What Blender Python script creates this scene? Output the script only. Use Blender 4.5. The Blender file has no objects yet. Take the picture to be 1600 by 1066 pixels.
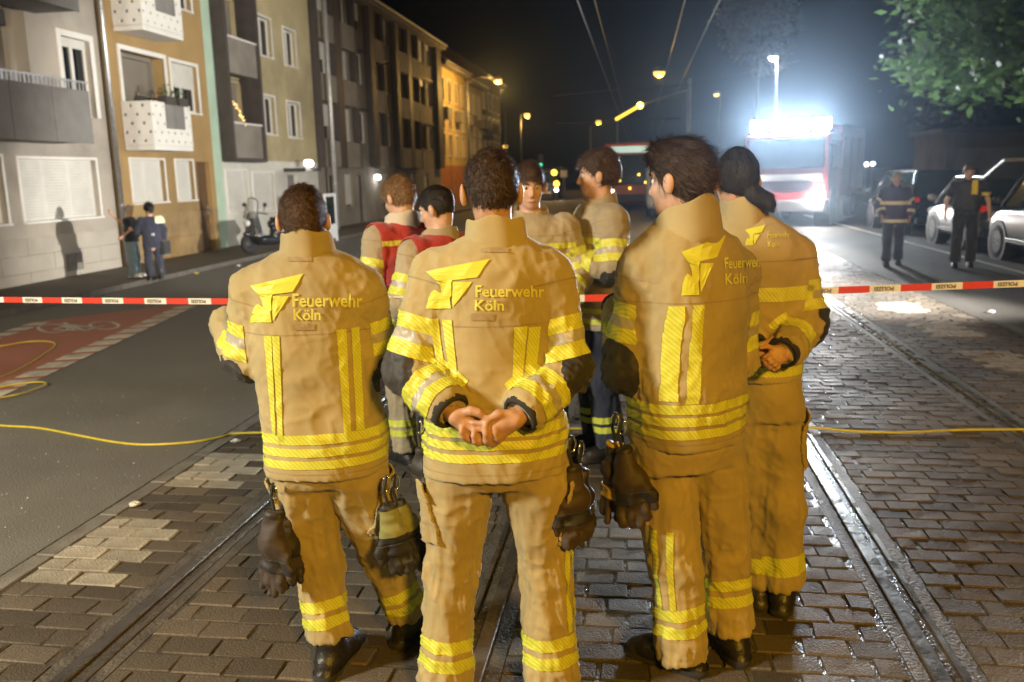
import bpy, math, random
import numpy as np
from mathutils import Vector, Matrix
from mathutils.bvhtree import BVHTree
random.seed(7); RNG = np.random.default_rng(7)
S = bpy.context.scene
C = S.collection
rad = math.radians
# ------------------------------------------------------------------ camera
FPX, CAMH, CX, CY, ROLL = 1350.0, 1.74, 800.0, 533.0, rad(1.3)
PITCH, YAW = rad(10.917), rad(8.520)
cf = np.array([-math.sin(YAW)*math.cos(PITCH), math.cos(YAW)*math.cos(PITCH), -math.sin(PITCH)])
cr = np.array([math.cos(YAW), math.sin(YAW), 0.0])
cu = np.cross(cr, cf)
ix = math.cos(ROLL)*cr - math.sin(ROLL)*cu
iy = math.sin(ROLL)*cr + math.cos(ROLL)*cu
O = np.array([0.0, 0.0, CAMH])
HEAD = np.array([-math.sin(YAW), math.cos(YAW)])
cd = bpy.data.cameras.new('camera'); cam = bpy.data.objects.new('camera', cd); C.objects.link(cam)
cam.matrix_world = Matrix(((ix[0], iy[0], -cf[0], 0), (ix[1], iy[1], -cf[1], 0), (ix[2], iy[2], -cf[2], CAMH), (0, 0, 0, 1)))
cd.sensor_width = 36.0; cd.lens = FPX/1600*36; cd.clip_start = 0.05; cd.clip_end = 2000
cd.dof.use_dof = True; cd.dof.focus_distance = 2.75; cd.dof.aperture_fstop = 3.2
S.camera = cam
# ------------------------------------------------------------------ night sky, faint moon
W = bpy.data.worlds.new('World'); S.world = W; W.use_nodes = True
nt = W.node_tree; bgn = nt.nodes['Background']
sky = nt.nodes.new('ShaderNodeTexSky'); sky.sky_type = 'NISHITA'; sky.sun_disc = False
sky.sun_elevation = rad(-9.0); sky.sun_rotation = rad(150)
nt.links.new(sky.outputs[0], bgn.inputs[0]); bgn.inputs[1].default_value = 0.03
sd = bpy.data.lights.new('moon', 'SUN'); sd.energy = 0.012; sd.angle = rad(0.5); sd.color = (1, .95, .88)
so = bpy.data.objects.new('moon', sd); C.objects.link(so); so.rotation_euler = (rad(55), 0, rad(150))
# ------------------------------------------------------------------ exposure
vs = S.view_settings; vs.view_transform = 'Standard'; vs.look = 'None'; vs.exposure = 0.0; vs.gamma = 1.0
S.render.engine = 'CYCLES'
cy = S.cycles
cy.use_denoising = True; cy.denoiser = 'OPENIMAGEDENOISE'
cy.max_bounces = 5; cy.diffuse_bounces = 2; cy.glossy_bounces = 3; cy.transmission_bounces = 4; cy.volume_bounces = 0
cy.sample_clamp_indirect = 4.0; cy.caustics_reflective = False; cy.caustics_refractive = False

# ------------------------------------------------------------------ geometry of the place
def ray(px, py):
    v = (px-CX)*ix - (py-CY)*iy + FPX*cf
    return v/np.linalg.norm(v)
def pt(px, py, hd):
    v = ray(px, py); return O + v*(hd/(v[0]*HEAD[0]+v[1]*HEAD[1]))
SL = 0.032; XK = -2.85
def zg(x): return -SL*max(0.0, XK-x)
def gnd(px, py, dz=0.0):
    v = ray(px, py); p = O + v*((dz-CAMH)/v[2])
    if p[0] < XK:
        # plane z = -SL*(XK-x)
        t = (-SL*XK + dz - CAMH)/(v[2]-SL*v[0]); p = O + v*t
    return p
# ------------------------------------------------------------------ mesh helpers
class MB:
    def __init__(s): s.v = []; s.f = []; s.m = []
    def add(s, V, F, m=0):
        b = len(s.v); s.v.extend([tuple(map(float, x)) for x in V]); s.f.extend([tuple(b+i for i in f) for f in F]); s.m.extend([m]*len(F)); return s
    def box(s, x0, x1, y0, y1, z0, z1, m=0):
        return s.add([(x0,y0,z0),(x1,y0,z0),(x1,y1,z0),(x0,y1,z0),(x0,y0,z1),(x1,y0,z1),(x1,y1,z1),(x0,y1,z1)],
                     [(0,3,2,1),(4,5,6,7),(0,1,5,4),(1,2,6,5),(2,3,7,6),(3,0,4,7)], m)
    def cyl(s, p0, p1, r0, r1=None, n=12, m=0, caps=True):
        r1 = r0 if r1 is None else r1
        p0 = Vector(p0); p1 = Vector(p1); d = (p1-p0).normalized()
        a = d.orthogonal().normalized(); b = d.cross(a)
        V = []
        for p, r in ((p0, r0), (p1, r1)):
            for i in range(n):
                t = 2*math.pi*i/n; V.append(p+a*(r*math.cos(t))+b*(r*math.sin(t)))
        F = [(i, (i+1) % n, n+(i+1) % n, n+i) for i in range(n)]
        if caps: F += [tuple(range(n-1, -1, -1)), tuple(range(n, 2*n))]
        return s.add(V, F, m)
    def tube(s, pts, r, n=8, m=0, closed=False, caps=True):
        P = [Vector(p) for p in pts]; k = len(P); V = []; up = None
        rr = r if hasattr(r, '__len__') else [r]*k
        for i in range(k):
            d = (P[min(i+1, k-1)]-P[max(i-1, 0)]) if not closed else (P[(i+1) % k]-P[i-1])
            d.normalize()
            if up is None: up = d.orthogonal().normalized()
            a = (up-d*up.dot(d)).normalized(); up = a; b = d.cross(a)
            for j in range(n):
                t = 2*math.pi*j/n; V.append(P[i]+a*(rr[i]*math.cos(t))+b*(rr[i]*math.sin(t)))
        F = [(i*n+j, i*n+(j+1) % n, ((i+1) % k)*n+(j+1) % n, ((i+1) % k)*n+j) for i in range(k if closed else k-1) for j in range(n)]
        if caps and not closed: F += [tuple(range(n-1, -1, -1)), tuple(range((k-1)*n, k*n))]
        return s.add(V, F, m)
    def prism(s, poly, fn, a, b, m=0):
        # poly: 2-D ring; fn(u, v, w) -> point; extruded w from a to b
        n = len(poly)
        V = [fn(u, v, a) for u, v in poly]+[fn(u, v, b) for u, v in poly]
        F = [tuple(range(n-1, -1, -1)), tuple(range(n, 2*n))]+[(i, (i+1) % n, n+(i+1) % n, n+i) for i in range(n)]
        return s.add(V, F, m)
    def lathe(s, prof, c, axis=(0, 0, 1), n=20, m=0):
        ax = Vector(axis).normalized(); a = ax.orthogonal().normalized(); b = ax.cross(a); c = Vector(c); V = []
        for r, h in prof:
            for j in range(n):
                t = 2*math.pi*j/n; V.append(c+ax*h+a*(r*math.cos(t))+b*(r*math.sin(t)))
        F = [(i*n+j, i*n+(j+1) % n, (i+1)*n+(j+1) % n, (i+1)*n+j) for i in range(len(prof)-1) for j in range(n)]
        return s.add(V, F, m)
    def sphere(s, c, r, n=12, m=0, sc=(1, 1, 1)):
        V = []; k = n//2
        for i in range(k+1):
            p = math.pi*i/k
            for j in range(n):
                t = 2*math.pi*j/n
                V.append((c[0]+r*sc[0]*math.sin(p)*math.cos(t), c[1]+r*sc[1]*math.sin(p)*math.sin(t), c[2]+r*sc[2]*math.cos(p)))
        F = [(i*n+j, (i+1)*n+j, (i+1)*n+(j+1) % n, i*n+(j+1) % n) for i in range(k) for j in range(n)]
        return s.add(V, F, m)
    def build(s, name, mat, parent=None, smooth=False, bev=0.0, seg=2):
        me = bpy.data.meshes.new(name); me.from_pydata(s.v, [], s.f)
        mats = mat if isinstance(mat, (list, tuple)) else [mat]
        for q in mats: me.materials.append(q)
        if len(mats) > 1: me.polygons.foreach_set('material_index', s.m)
        if smooth: me.polygons.foreach_set('use_smooth', [True]*len(s.f))
        me.update()
        return link(name, me, parent, bev, seg)
def link(name, me, parent=None, bev=0.0, seg=2):
    o = bpy.data.objects.new(name, me); C.objects.link(o)
    if parent is not None: setpar(o, parent)
    if bev:
        b = o.modifiers.new('bevel', 'BEVEL'); b.width = bev; b.segments = seg; b.limit_method = 'ANGLE'; b.angle_limit = rad(40)
    return o
def wm(o):
    m = o.matrix_basis.copy()
    if o.parent is not None: m = wm(o.parent) @ o.matrix_parent_inverse @ m
    return m
def setpar(o, parent):
    o.parent = parent
    o.matrix_parent_inverse = wm(parent).inverted()
def npmesh(name, V, F, mat, parent=None, smooth=True):
    me = bpy.data.meshes.new(name)
    V = np.asarray(V, np.float32); F = np.asarray(F, np.int32); n, k = F.shape
    me.vertices.add(len(V)); me.vertices.foreach_set('co', V.ravel())
    me.loops.add(n*k); me.loops.foreach_set('vertex_index', F.ravel())
    me.polygons.add(n); me.polygons.foreach_set('loop_start', np.arange(0, n*k, k, dtype=np.int32))
    if smooth: me.polygons.foreach_set('use_smooth', np.ones(n, bool))
    me.update(calc_edges=True); me.validate()
    for q in (mat if isinstance(mat, (list, tuple)) else [mat]): me.materials.append(q)
    return link(name, me, parent)
def tag(o, label, cat, group=None):
    o['label'] = label; o['category'] = cat
    if group: o['group'] = group
    return o
def struct(o): o['kind'] = 'structure'; return o
def stuff(o): o['kind'] = 'stuff'; return o
def empty(name, loc=(0, 0, 0), rz=0.0):
    o = bpy.data.objects.new(name, None); C.objects.link(o); o.empty_display_size = .1
    o.location = loc; o.rotation_euler = (0, 0, rz); return o
# ------------------------------------------------------------------ materials
def mat(name, col, rough=.7, var=.15, vs_=6.0, bump=0.0, bs=60.0, metal=0.0, spec=.5, emit=None, es=0.0, col2=None, obj=True, coat=0.0, detail=5, sheen=0.0, rv=0.0, trans=0.0, alpha=1.0, dirt=0.0, ind=0.0):
    m = bpy.data.materials.new(name); m.use_nodes = True; n = m.node_tree.nodes; L = m.node_tree.links
    b = n['Principled BSDF']
    b.inputs['Roughness'].default_value = rough; b.inputs['Metallic'].default_value = metal
    b.inputs['Specular IOR Level'].default_value = spec; b.inputs['Coat Weight'].default_value = coat
    b.inputs['Sheen Weight'].default_value = sheen; b.inputs['Transmission Weight'].default_value = trans
    b.inputs['Alpha'].default_value = alpha
    tc = n.new('ShaderNodeTexCoord'); out = 'Object' if obj else 'Generated'
    nz = n.new('ShaderNodeTexNoise'); nz.inputs['Scale'].default_value = vs_; nz.inputs['Detail'].default_value = detail
    L.new(tc.outputs[out], nz.inputs['Vector'])
    mx = n.new('ShaderNodeMix'); mx.data_type = 'RGBA'
    c2 = col2 if col2 else tuple(c*(1-var) for c in col); c1 = col if col2 else tuple(min(1, c*(1+var*.6)) for c in col)
    mx.inputs['A'].default_value = (*c2, 1); mx.inputs['B'].default_value = (*c1, 1)
    mr = n.new('ShaderNodeMapRange'); mr.inputs['From Min'].default_value = .3; mr.inputs['From Max'].default_value = .7
    L.new(nz.outputs['Fac'], mr.inputs['Value']); L.new(mr.outputs[0], mx.inputs['Factor'])
    last = mx.outputs['Result']
    if ind:   # each piece its own tone
        oi = n.new('ShaderNodeObjectInfo'); hv = n.new('ShaderNodeHueSaturation'); mr2 = n.new('ShaderNodeMapRange')
        mr2.inputs['To Min'].default_value = 1-ind; mr2.inputs['To Max'].default_value = 1+ind
        L.new(oi.outputs['Random'], mr2.inputs['Value']); L.new(mr2.outputs[0], hv.inputs['Value']); L.new(last, hv.inputs['Color']); last = hv.outputs[0]
    if dirt:
        n3 = n.new('ShaderNodeTexNoise'); n3.inputs['Scale'].default_value = vs_*.31; n3.inputs['Detail'].default_value = 8; n3.inputs['Roughness'].default_value = .65
        L.new(tc.outputs[out], n3.inputs['Vector'])
        m3 = n.new('ShaderNodeMapRange'); m3.inputs['From Min'].default_value = .48; m3.inputs['From Max'].default_value = .75; m3.inputs['To Max'].default_value = dirt
        L.new(n3.outputs['Fac'], m3.inputs['Value'])
        x3 = n.new('ShaderNodeMix'); x3.data_type = 'RGBA'; x3.inputs['B'].default_value = (.06, .05, .04, 1)
        L.new(m3.outputs[0], x3.inputs['Factor']); L.new(last, x3.inputs['A']); last = x3.outputs['Result']
    L.new(last, b.inputs['Base Color'])
    if rv:
        m4 = n.new('ShaderNodeMapRange'); m4.inputs['From Min'].default_value = .3; m4.inputs['From Max'].default_value = .7
        m4.inputs['To Min'].default_value = max(.03, rough-rv); m4.inputs['To Max'].default_value = min(1, rough+rv)
        n4 = n.new('ShaderNodeTexNoise'); n4.inputs['Scale'].default_value = vs_*1.7; n4.inputs['Detail'].default_value = 4
        L.new(tc.outputs[out], n4.inputs['Vector']); L.new(n4.outputs['Fac'], m4.inputs['Value']); L.new(m4.outputs[0], b.inputs['Roughness'])
    if bump:
        n2 = n.new('ShaderNodeTexNoise'); n2.inputs['Scale'].default_value = bs; n2.inputs['Detail'].default_value = 4
        L.new(tc.outputs[out], n2.inputs['Vector'])
        bp = n.new('ShaderNodeBump'); bp.inputs['Strength'].default_value = bump; bp.inputs['Distance'].default_value = .01
        L.new(n2.outputs['Fac'], bp.inputs['Height']); L.new(bp.outputs[0], b.inputs['Normal'])
    if emit: b.inputs['Emission Color'].default_value = (*emit, 1); b.inputs['Emission Strength'].default_value = es
    return m
def lamp_light(name, loc, power, col, size=.15, spot=None, aim=None):
    d = bpy.data.lights.new(name, 'SPOT' if spot else 'POINT'); d.energy = power; d.color = col; d.shadow_soft_size = size
    o = bpy.data.objects.new(name, d); C.objects.link(o); o.location = loc
    if spot:
        d.spot_size = rad(spot); d.spot_blend = .5
        o.rotation_euler = (Vector(aim)-Vector(loc)).to_track_quat('-Z', 'Y').to_euler()
    return o
# ================================================================== ground, tracks, paving
def asphalt_mat(name, c1, c2, rough, fleck):
    m = bpy.data.materials.new(name); m.use_nodes = True; n = m.node_tree.nodes; L = m.node_tree.links; b = n['Principled BSDF']
    tc = n.new('ShaderNodeTexCoord')
    big = n.new('ShaderNodeTexNoise'); big.inputs['Scale'].default_value = .9; big.inputs['Detail'].default_value = 8; big.inputs['Roughness'].default_value = .62
    fine = n.new('ShaderNodeTexNoise'); fine.inputs['Scale'].default_value = 160; fine.inputs['Detail'].default_value = 3
    vor = n.new('ShaderNodeTexVoronoi'); vor.inputs['Scale'].default_value = 95
    for q in (big, fine, vor): L.new(tc.outputs['Object'], q.inputs['Vector'])
    mx = n.new('ShaderNodeMix'); mx.data_type = 'RGBA'; mx.inputs['A'].default_value = (*c1, 1); mx.inputs['B'].default_value = (*c2, 1)
    mr = n.new('ShaderNodeMapRange'); mr.inputs['From Min'].default_value = .35; mr.inputs['From Max'].default_value = .68
    L.new(big.outputs['Fac'], mr.inputs['Value']); L.new(mr.outputs[0], mx.inputs['Factor'])
    sp = n.new('ShaderNodeMapRange'); sp.inputs['From Min'].default_value = .5; sp.inputs['From Max'].default_value = .75; sp.inputs['To Max'].default_value = fleck
    L.new(fine.outputs['Fac'], sp.inputs['Value'])
    m2 = n.new('ShaderNodeMix'); m2.data_type = 'RGBA'; m2.inputs['B'].default_value = (.22, .2, .17, 1)
    L.new(sp.outputs[0], m2.inputs['Factor']); L.new(mx.outputs['Result'], m2.inputs['A']); L.new(m2.outputs['Result'], b.inputs['Base Color'])
    rr = n.new('ShaderNodeMapRange'); rr.inputs['From Min'].default_value = .3; rr.inputs['From Max'].default_value = .7; rr.inputs['To Min'].default_value = rough-.13; rr.inputs['To Max'].default_value = rough+.12
    L.new(big.outputs['Fac'], rr.inputs['Value']); L.new(rr.outputs[0], b.inputs['Roughness'])
    ad = n.new('ShaderNodeMath'); ad.operation = 'SUBTRACT'; L.new(fine.outputs['Fac'], ad.inputs[0]); L.new(vor.outputs['Distance'], ad.inputs[1])
    bp = n.new('ShaderNodeBump'); bp.inputs['Strength'].default_value = .55; bp.inputs['Distance'].default_value = .006
    L.new(ad.outputs[0], bp.inputs['Height']); L.new(bp.outputs[0], b.inputs['Normal'])
    return m
M = {}
M['asphalt'] = asphalt_mat('asphalt', (.135, .128, .115), (.185, .175, .155), .72, .5)
M['asphalt_r'] = asphalt_mat('asphalt_right', (.05, .047, .043), (.075, .07, .063), .78, .35)
M['footway'] = asphalt_mat('footway_asphalt', (.085, .068, .05), (.12, .1, .075), .75, .3)
M['redlane'] = asphalt_mat('red_lane', (.36, .13, .085), (.43, .17, .11), .7, .15)
M['mortar'] = mat('joint_mortar', (.085, .074, .06), .3, .4, 9, .6, 60, rv=.18)
M['concrete'] = mat('concrete', (.2, .185, .165), .65, .3, 7, .6, 90, dirt=.5)
M['kerb'] = mat('kerb_granite', (.1, .088, .072), .75, .3, 7, .6, 90, dirt=.5)
def sett_mat(name, island):
    m = asphalt_mat(name, (.07, .056, .042), (.105, .084, .063), .68, .5); n = m.node_tree.nodes; L = m.node_tree.links; b = n['Principled BSDF']
    n['Bump'].inputs['Strength'].default_value = .35; b.inputs['Specular IOR Level'].default_value = .4
    src = b.inputs['Base Color'].links[0].from_socket; hv = n.new('ShaderNodeHueSaturation'); mr = n.new('ShaderNodeMapRange'); mr.inputs['To Min'].default_value = .62; mr.inputs['To Max'].default_value = 1.38
    if island: g = n.new('ShaderNodeNewGeometry'); L.new(g.outputs['Random Per Island'], mr.inputs['Value'])
    else: g = n.new('ShaderNodeObjectInfo'); L.new(g.outputs['Random'], mr.inputs['Value'])
    L.new(mr.outputs[0], hv.inputs['Value']); L.new(src, hv.inputs['Color']); L.new(hv.outputs[0], b.inputs['Base Color']); return m
M['sett'] = sett_mat('sett_stone', False)
M['bedding'] = mat('rail_bedding', (.11, .098, .085), .6, .4, 9, .8, 60, dirt=.5)
M['sett_white'] = mat('sett_white_paint', (.40, .36, .29), .6, .3, 14, .7, 85, ind=.14, dirt=.8)
M['white_paint'] = mat('road_paint', (.62, .58, .5), .6, .25, 9, .5, 120, dirt=.75)
M['rail'] = mat('rail_steel', (.38, .37, .36), .3, .3, 4, .25, 40, metal=.9, rv=.12)
M['rail_side'] = mat('rail_side', (.09, .06, .045), .55, .4, 12, .5, 80)
M['cable'] = mat('yellow_cable', (.62, .5, .05), .45, .15, 20)
M['paper'] = mat('white_litter', (.7, .68, .62), .6, .15, 30, .5, 60)

def sheet(name, x0, x1, y0, y1, z0, z1, m, n=1, parent=None):
    V = []; F = []
    for j in range(n+1):
        y = y0+(y1-y0)*j/n; V += [(x0, y, z0), (x1, y, z1)]
        if j: F.append((2*j-2, 2*j-1, 2*j+1, 2*j))
    b = MB().add(V, F); return b.build(name, m, parent)
XW = -12.2                       # line of the house fronts
XP = -9.7                        # edge of the footway
struct(sheet('ground', -400, 400, -200, 900, -.75, -.75, M['asphalt']))
struct(sheet('road', XP, XK-.02, -14, 420, zg(XP), zg(XK-.02), M['asphalt']))
XB = 3.86
struct(sheet('side_road', XB, 10.2, -14, 420, -.002, -.002, M['asphalt_r']))
fw = struct(MB().add([(XW-.6, -14, zg(XW-.6)+.09), (XP, -14, zg(XP)+.09), (XP, 420, zg(XP)+.09), (XW-.6, 420, zg(XW-.6)+.09)], [(0, 1, 2, 3)]).build('pavement', M['footway']))
kb = struct(empty('kerb', (XP, 0, zg(XP))))
for i in range(40):              # kerb stones
    MB().box(XP-.006, XP+.14, 4+i*1.2, 4+i*1.2+1.19, zg(XP)-.1, zg(XP)+.105).build('kerb_stone', M['kerb'], kb, bev=.01)
struct(MB().box(10.2, 26, -14, 300, -.3, .1).build('grass_verge', mat('verge_soil', (.06, .065, .03), .9, .5, 3, 1, 40)))
# gutter band between road and paving
gb = struct(empty('gutter', (XK+.05, 0, 0)))
for i in range(64):
    MB().box(XK-.01, XK+.095, 1.0+i*.5, 1.0+i*.5+.492, -.08, .004+random.uniform(-.002, .002)).build('gutter_stone', M['concrete'], gb, bev=.006, seg=1)
# tram bed
RAILS = [-2.01, -0.60, 1.07, 2.50]
bed = struct(sheet('tram_bed', XK-.03, XB+.02, -14, 420, -.0045, -.0045, M['mortar']))
def sett_mesh(name, lx, ly, m):
    V = []; ch = .004
    for z, d in ((-.03, 0), (-.004, 0), (0, ch)):
        for sx, sy in ((-1, -1), (1, -1), (1, 1), (-1, 1)):
            V.append((sx*(lx/2-d)+random.uniform(-.005, .004), sy*(ly/2-d)+random.uniform(-.005, .004), z+random.uniform(-.0025, .0025)*(d > 0)))
    F = [(8, 9, 10, 11)]
    for k in (0, 4): F += [(k+i, k+(i+1) % 4, k+4+(i+1) % 4, k+4+i) for i in range(4)]
    me = bpy.data.meshes.new(name); me.from_pydata(V, [], F); me.materials.append(m); return me
PX, PY = .24, .121
PXZ = (.235, .205, .175, .172, .178)
setts = []                       # (x, y, lx, white)
zones = [(XK+.10, RAILS[0]-.115), (RAILS[0]+.125, RAILS[1]-.115), (RAILS[1]+.125, RAILS[2]-.125), (RAILS[2]+.125, RAILS[3]-.125), (RAILS[3]+.125, XB-.02)]
def white_at(x, y):
    if x < -2.36: return (3.26 < y < 3.9) or (4.4 < y < 5.1)
    if 3.0 < x < 3.5: return (y % 1.55) < .85 and 6.2 < y < 12
    return False
nrows = int((17-1.6)/PY)
for r in range(nrows):
    y = 1.6+r*PY
    for zi, (a, b) in enumerate(zones):
        PX = PXZ[zi]; x = a-(PX*.5 if (r+zi) % 2 else 0)-.001+random.uniform(-.03, .03)*(random.random() < .7)
        while x < b-.02:
            x0, x1 = max(x, a), min(x+PX, b)
            if x1-x0 > .05: setts.append(((x0+x1)/2, y, x1-x0-.012, white_at((x0+x1)/2, y)))
            x += PX
def px_of(p):
    q = np.array(p)-O; z = q@cf
    return CX+FPX*(q@ix)/z, CY-FPX*(q@iy)/z, z
vis = []
for i, (x, y, l, w) in enumerate(setts):
    u, v, z = px_of((x, y, 0))
    if -60 < u < 1660 and v < 1100 and l > .1 and z > 0:
        hid = 470 < u < 1190 and v > 930          # behind the boots of the front row
        vis.append((z+(.5 if hid else 0)-(1.0 if w else 0), i))
near = set(i for _, i in sorted(vis)[:298])
variants = {}
rest = MB()
for i, (x, y, l, w) in enumerate(setts):
    dz = random.uniform(-.002, .003)+(.003 if w else 0); rz = random.uniform(-.02, .02)
    key = (round(l/.02), w, random.randrange(5))
    if key not in variants: variants[key] = sett_mesh('sett', l, PY-.012, M['sett_white' if w else 'sett'])
    me = variants[key]
    if i in near:
        o = bpy.data.objects.new('sett', me); C.objects.link(o); o.parent = bed
        o.location = (x, y, dz); o.rotation_euler = (random.uniform(-.008, .008), random.uniform(-.008, .008), rz)
    else:
        cs, sn = math.cos(rz), math.sin(rz)
        rest.add([(x+v.co.x*cs-v.co.y*sn, y+v.co.x*sn+v.co.y*cs, v.co.z+dz) for v in me.vertices], [tuple(p.vertices) for p in me.polygons], 1 if w else 0)
msr = sett_mat('sett_stone_joined', True)
stuff(rest.build('setts', [msr, M['sett_white']], bed))
# far paving: too small to tell apart
fm = bpy.data.materials.new('far_setts'); fm.use_nodes = True; n = fm.node_tree.nodes; L = fm.node_tree.links
tc = n.new('ShaderNodeTexCoord'); bt = n.new('ShaderNodeTexBrick'); bt.inputs['Scale'].default_value = 1.0
bt.inputs['Brick Width'].default_value = .18; bt.inputs['Row Height'].default_value = PY; bt.inputs['Mortar Size'].default_value = .006
bt.inputs['Color1'].default_value = (.13, .1, .075, 1); bt.inputs['Color2'].default_value = (.08, .062, .05, 1); bt.inputs['Mortar'].default_value = (.04, .035, .03, 1)
L.new(tc.outputs['Object'], bt.inputs['Vector']); L.new(bt.outputs['Color'], n['Principled BSDF'].inputs['Base Color'])
bp = n.new('ShaderNodeBump'); bp.invert = True; bp.inputs['Strength'].default_value = .8; bp.inputs['Distance'].default_value = .01
L.new(bt.outputs['Fac'], bp.inputs['Height']); L.new(bp.outputs[0], n['Principled BSDF'].inputs['Normal']); n['Principled BSDF'].inputs['Roughness'].default_value = .42
struct(sheet('far_paving', XK-.02, XB+.01, 1.6+nrows*PY-.06, 420, -.002, -.002, fm))
# rails: head, flangeway groove, guard lip
def rail(x, sgn, label):
    t = .007
    prof = [(-.06, -.09), (-.06, t-.004), (-.056, t), (-.004, t), (.0, t-.005), (.004, -.038), (.036, -.038), (.04, t-.006), (.043, t-.002), (.062, t-.002), (.066, t-.006), (.066, -.09)]
    b = MB(); Y = [-12, 2, 5, 9, 16, 30, 60, 120, 400]; k = len(prof); V = []
    for y in Y: V += [(x+sgn*u, y, w) for u, w in prof]
    F = []; ms = []
    for i in range(len(Y)-1):
        for j in range(k-1):
            F.append((i*k+j, i*k+j+1, (i+1)*k+j+1, (i+1)*k+j) if sgn < 0 else (i*k+j, (i+1)*k+j, (i+1)*k+j+1, i*k+j+1)); ms.append(0 if j in (1, 2, 3, 7, 8, 9) else 1)
    b.add(V, F); b.m = ms
    o = b.build('tram_rail', [M['rail'], M['rail_side']])
    tag(o, label, 'rail', 'tram rails'); return o
r0 = rail(RAILS[0], 1, 'grooved tram rail furthest left, running past the gloves of the leftmost firefighter')
r1 = rail(RAILS[1], -1, 'grooved tram rail seen between the legs of the firefighter with clasped hands')
r2 = rail(RAILS[2], 1, 'shining grooved tram rail beside the rightmost firefighter, crossed by the yellow cable')
r3 = rail(RAILS[3], -1, 'grooved tram rail furthest right, beyond the wet setts')
for x in RAILS:                   # mortar strips along each rail
    for s in (-1, 1):
        a, b = (x+s*.068, x+s*.122); a, b = min(a, b), max(a, b)
        struct(MB().box(a, b, 1.0, 60, -.03, -.002).build('rail_bedding', M['bedding'], bed))
# ------------------------------------------------------------------ cycle lane, block markings
A0 = gnd(0, 622); A1 = gnd(312, 476); B0 = gnd(0, 516); B1 = gnd(54, 502)
dA = (A1-A0)/np.linalg.norm(A1-A0)
nrm = np.array([-dA[1], dA[0], 0]); nrm = nrm if nrm[0] < 0 else -nrm
def on(p, h): return (p[0], p[1], zg(p[0])+h)
wB = float((B0-A0)@nrm)
pA = A0-dA*1.8; pC = A1+dA*.2; E1 = gnd(238, 481); E2 = gnd(52, 504)
bk = struct(MB().add([on(q, .004) for q in (pA, pC, E1, E2, E2-dA*3.2)], [(0, 1, 2, 3, 4)]).build('cycle_lane', M['redlane']))
mk = struct(empty('lane_marking', on(A0, 0)))
LT = np.linalg.norm(A1-A0); k = 14
for i in range(-2, k):
    a = A0+dA*(LT*(i+.08)/k); b = A0+dA*(LT*(i+.72)/k)
    V = [on(q, .009) for q in (a, b, b+nrm*.30, a+nrm*.30)]+[on(q, .005) for q in (a, b, b+nrm*.30, a+nrm*.30)]
    MB().add(V, [(0, 1, 2, 3), (0, 4, 5, 1), (1, 5, 6, 2), (2, 6, 7, 3), (3, 7, 4, 0)]).build('marking_block', M['white_paint'], mk)
for i in range(4):
    a = E2-dA*(.1+i*.42); b = a-dA*.27
    V = [on(q, .009) for q in (a, b, b-nrm*.28, a-nrm*.28)]
    MB().add(V, [(0, 1, 2, 3)]).build('marking_block', M['white_paint'], mk)
# bicycle pictogram
bm = MB()
def gring(cx, cy, rx, ry, w, n=26):
    P = [gnd(cx+rx*math.cos(2*math.pi*i/n), cy+ry*math.sin(2*math.pi*i/n)) for i in range(n)]
    c = sum(P)/n
    V = [on(p, .009) for p in P]+[on(p+(c-p)/np.linalg.norm(c-p)*w, .009) for p in P]
    bm.add(V, [(i, (i+1) % n, n+(i+1) % n, n+i) for i in range(n)])
def gline(x0, y0, x1, y1, w=.05):
    a, b = gnd(x0, y0), gnd(x1, y1); d = (b-a)/np.linalg.norm(b-a); nn = np.array([-d[1], d[0], 0])*w/2
    bm.add([on(q, .0093) for q in (a-nn, b-nn, b+nn, a+nn)], [(0, 1, 2, 3)])
gring(83, 514, 26, 7, .06); gring(163, 509.5, 25, 6.5, .06)
for q in ((83, 516, 108, 508), (108, 508, 133, 518), (83, 516, 128, 518), (133, 518, 163, 510), (100, 505, 118, 518), (104, 507.5, 140, 512), (133, 518, 148, 512)): gline(*q)
struct(bm.build('bicycle_marking', M['white_paint']))
# parking line on the right
pl = struct(MB().add([(6.05, 9, .003), (6.17, 9, .003), (6.17, 34, .003), (6.05, 34, .003)], [(0, 1, 2, 3)]).build('parking_line', M['white_paint']))
# ------------------------------------------------------------------ cables on the ground
def smooth_path(P, n=8):
    P = [Vector(p) for p in P]; out = []
    for i in range(len(P)-1):
        a, b, c, d = P[max(i-1, 0)], P[i], P[i+1], P[min(i+2, len(P)-1)]
        for j in range(n):
            t = j/n; out.append(.5*((2*b)+(c-a)*t+(2*a-5*b+4*c-d)*t*t+(3*b-a-3*c+d)*t**3))
    out.append(P[-1]); return out
cp = [np.array([-9.2, 6.6, zg(-9.2)+.012])]+[gnd(x, y, .012) for x, y in ((-120, 655), (0, 665), (60, 669), (120, 680), (180, 691), (230, 695), (300, 691), (345, 683), (365, 678), (420, 676), (500, 675), (640, 674), (760, 672), (900, 670), (1100, 669), (1255, 668), (1320, 673), (1400, 676), (1500, 672), (1600, 671), (1720, 668))]+[np.array([5.2, 6.25, .012]), np.array([9.6, 6.6, .012])]
tag(MB().tube(smooth_path(cp), .0085, 8).build('cable', M['cable'], smooth=True), 'long thin yellow cable lying across road, setts and rails', 'cable')
cp = [gnd(x, y, .012) for x, y in ((-60, 547), (0, 541), (35, 535), (62, 533), (82, 535), (85, 541), (70, 553), (40, 572), (0, 590), (-50, 606))]
tag(MB().tube(smooth_path(cp), .0085, 8).build('cable', M['cable'], smooth=True), 'loop of yellow cable on the red cycle lane', 'cable')
cp = [gnd(x, y, .02) for x, y in ((-40, 612), (0, 605), (30, 600), (62, 597), (72, 600), (60, 606), (30, 616), (0, 622), (-40, 634))]
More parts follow.
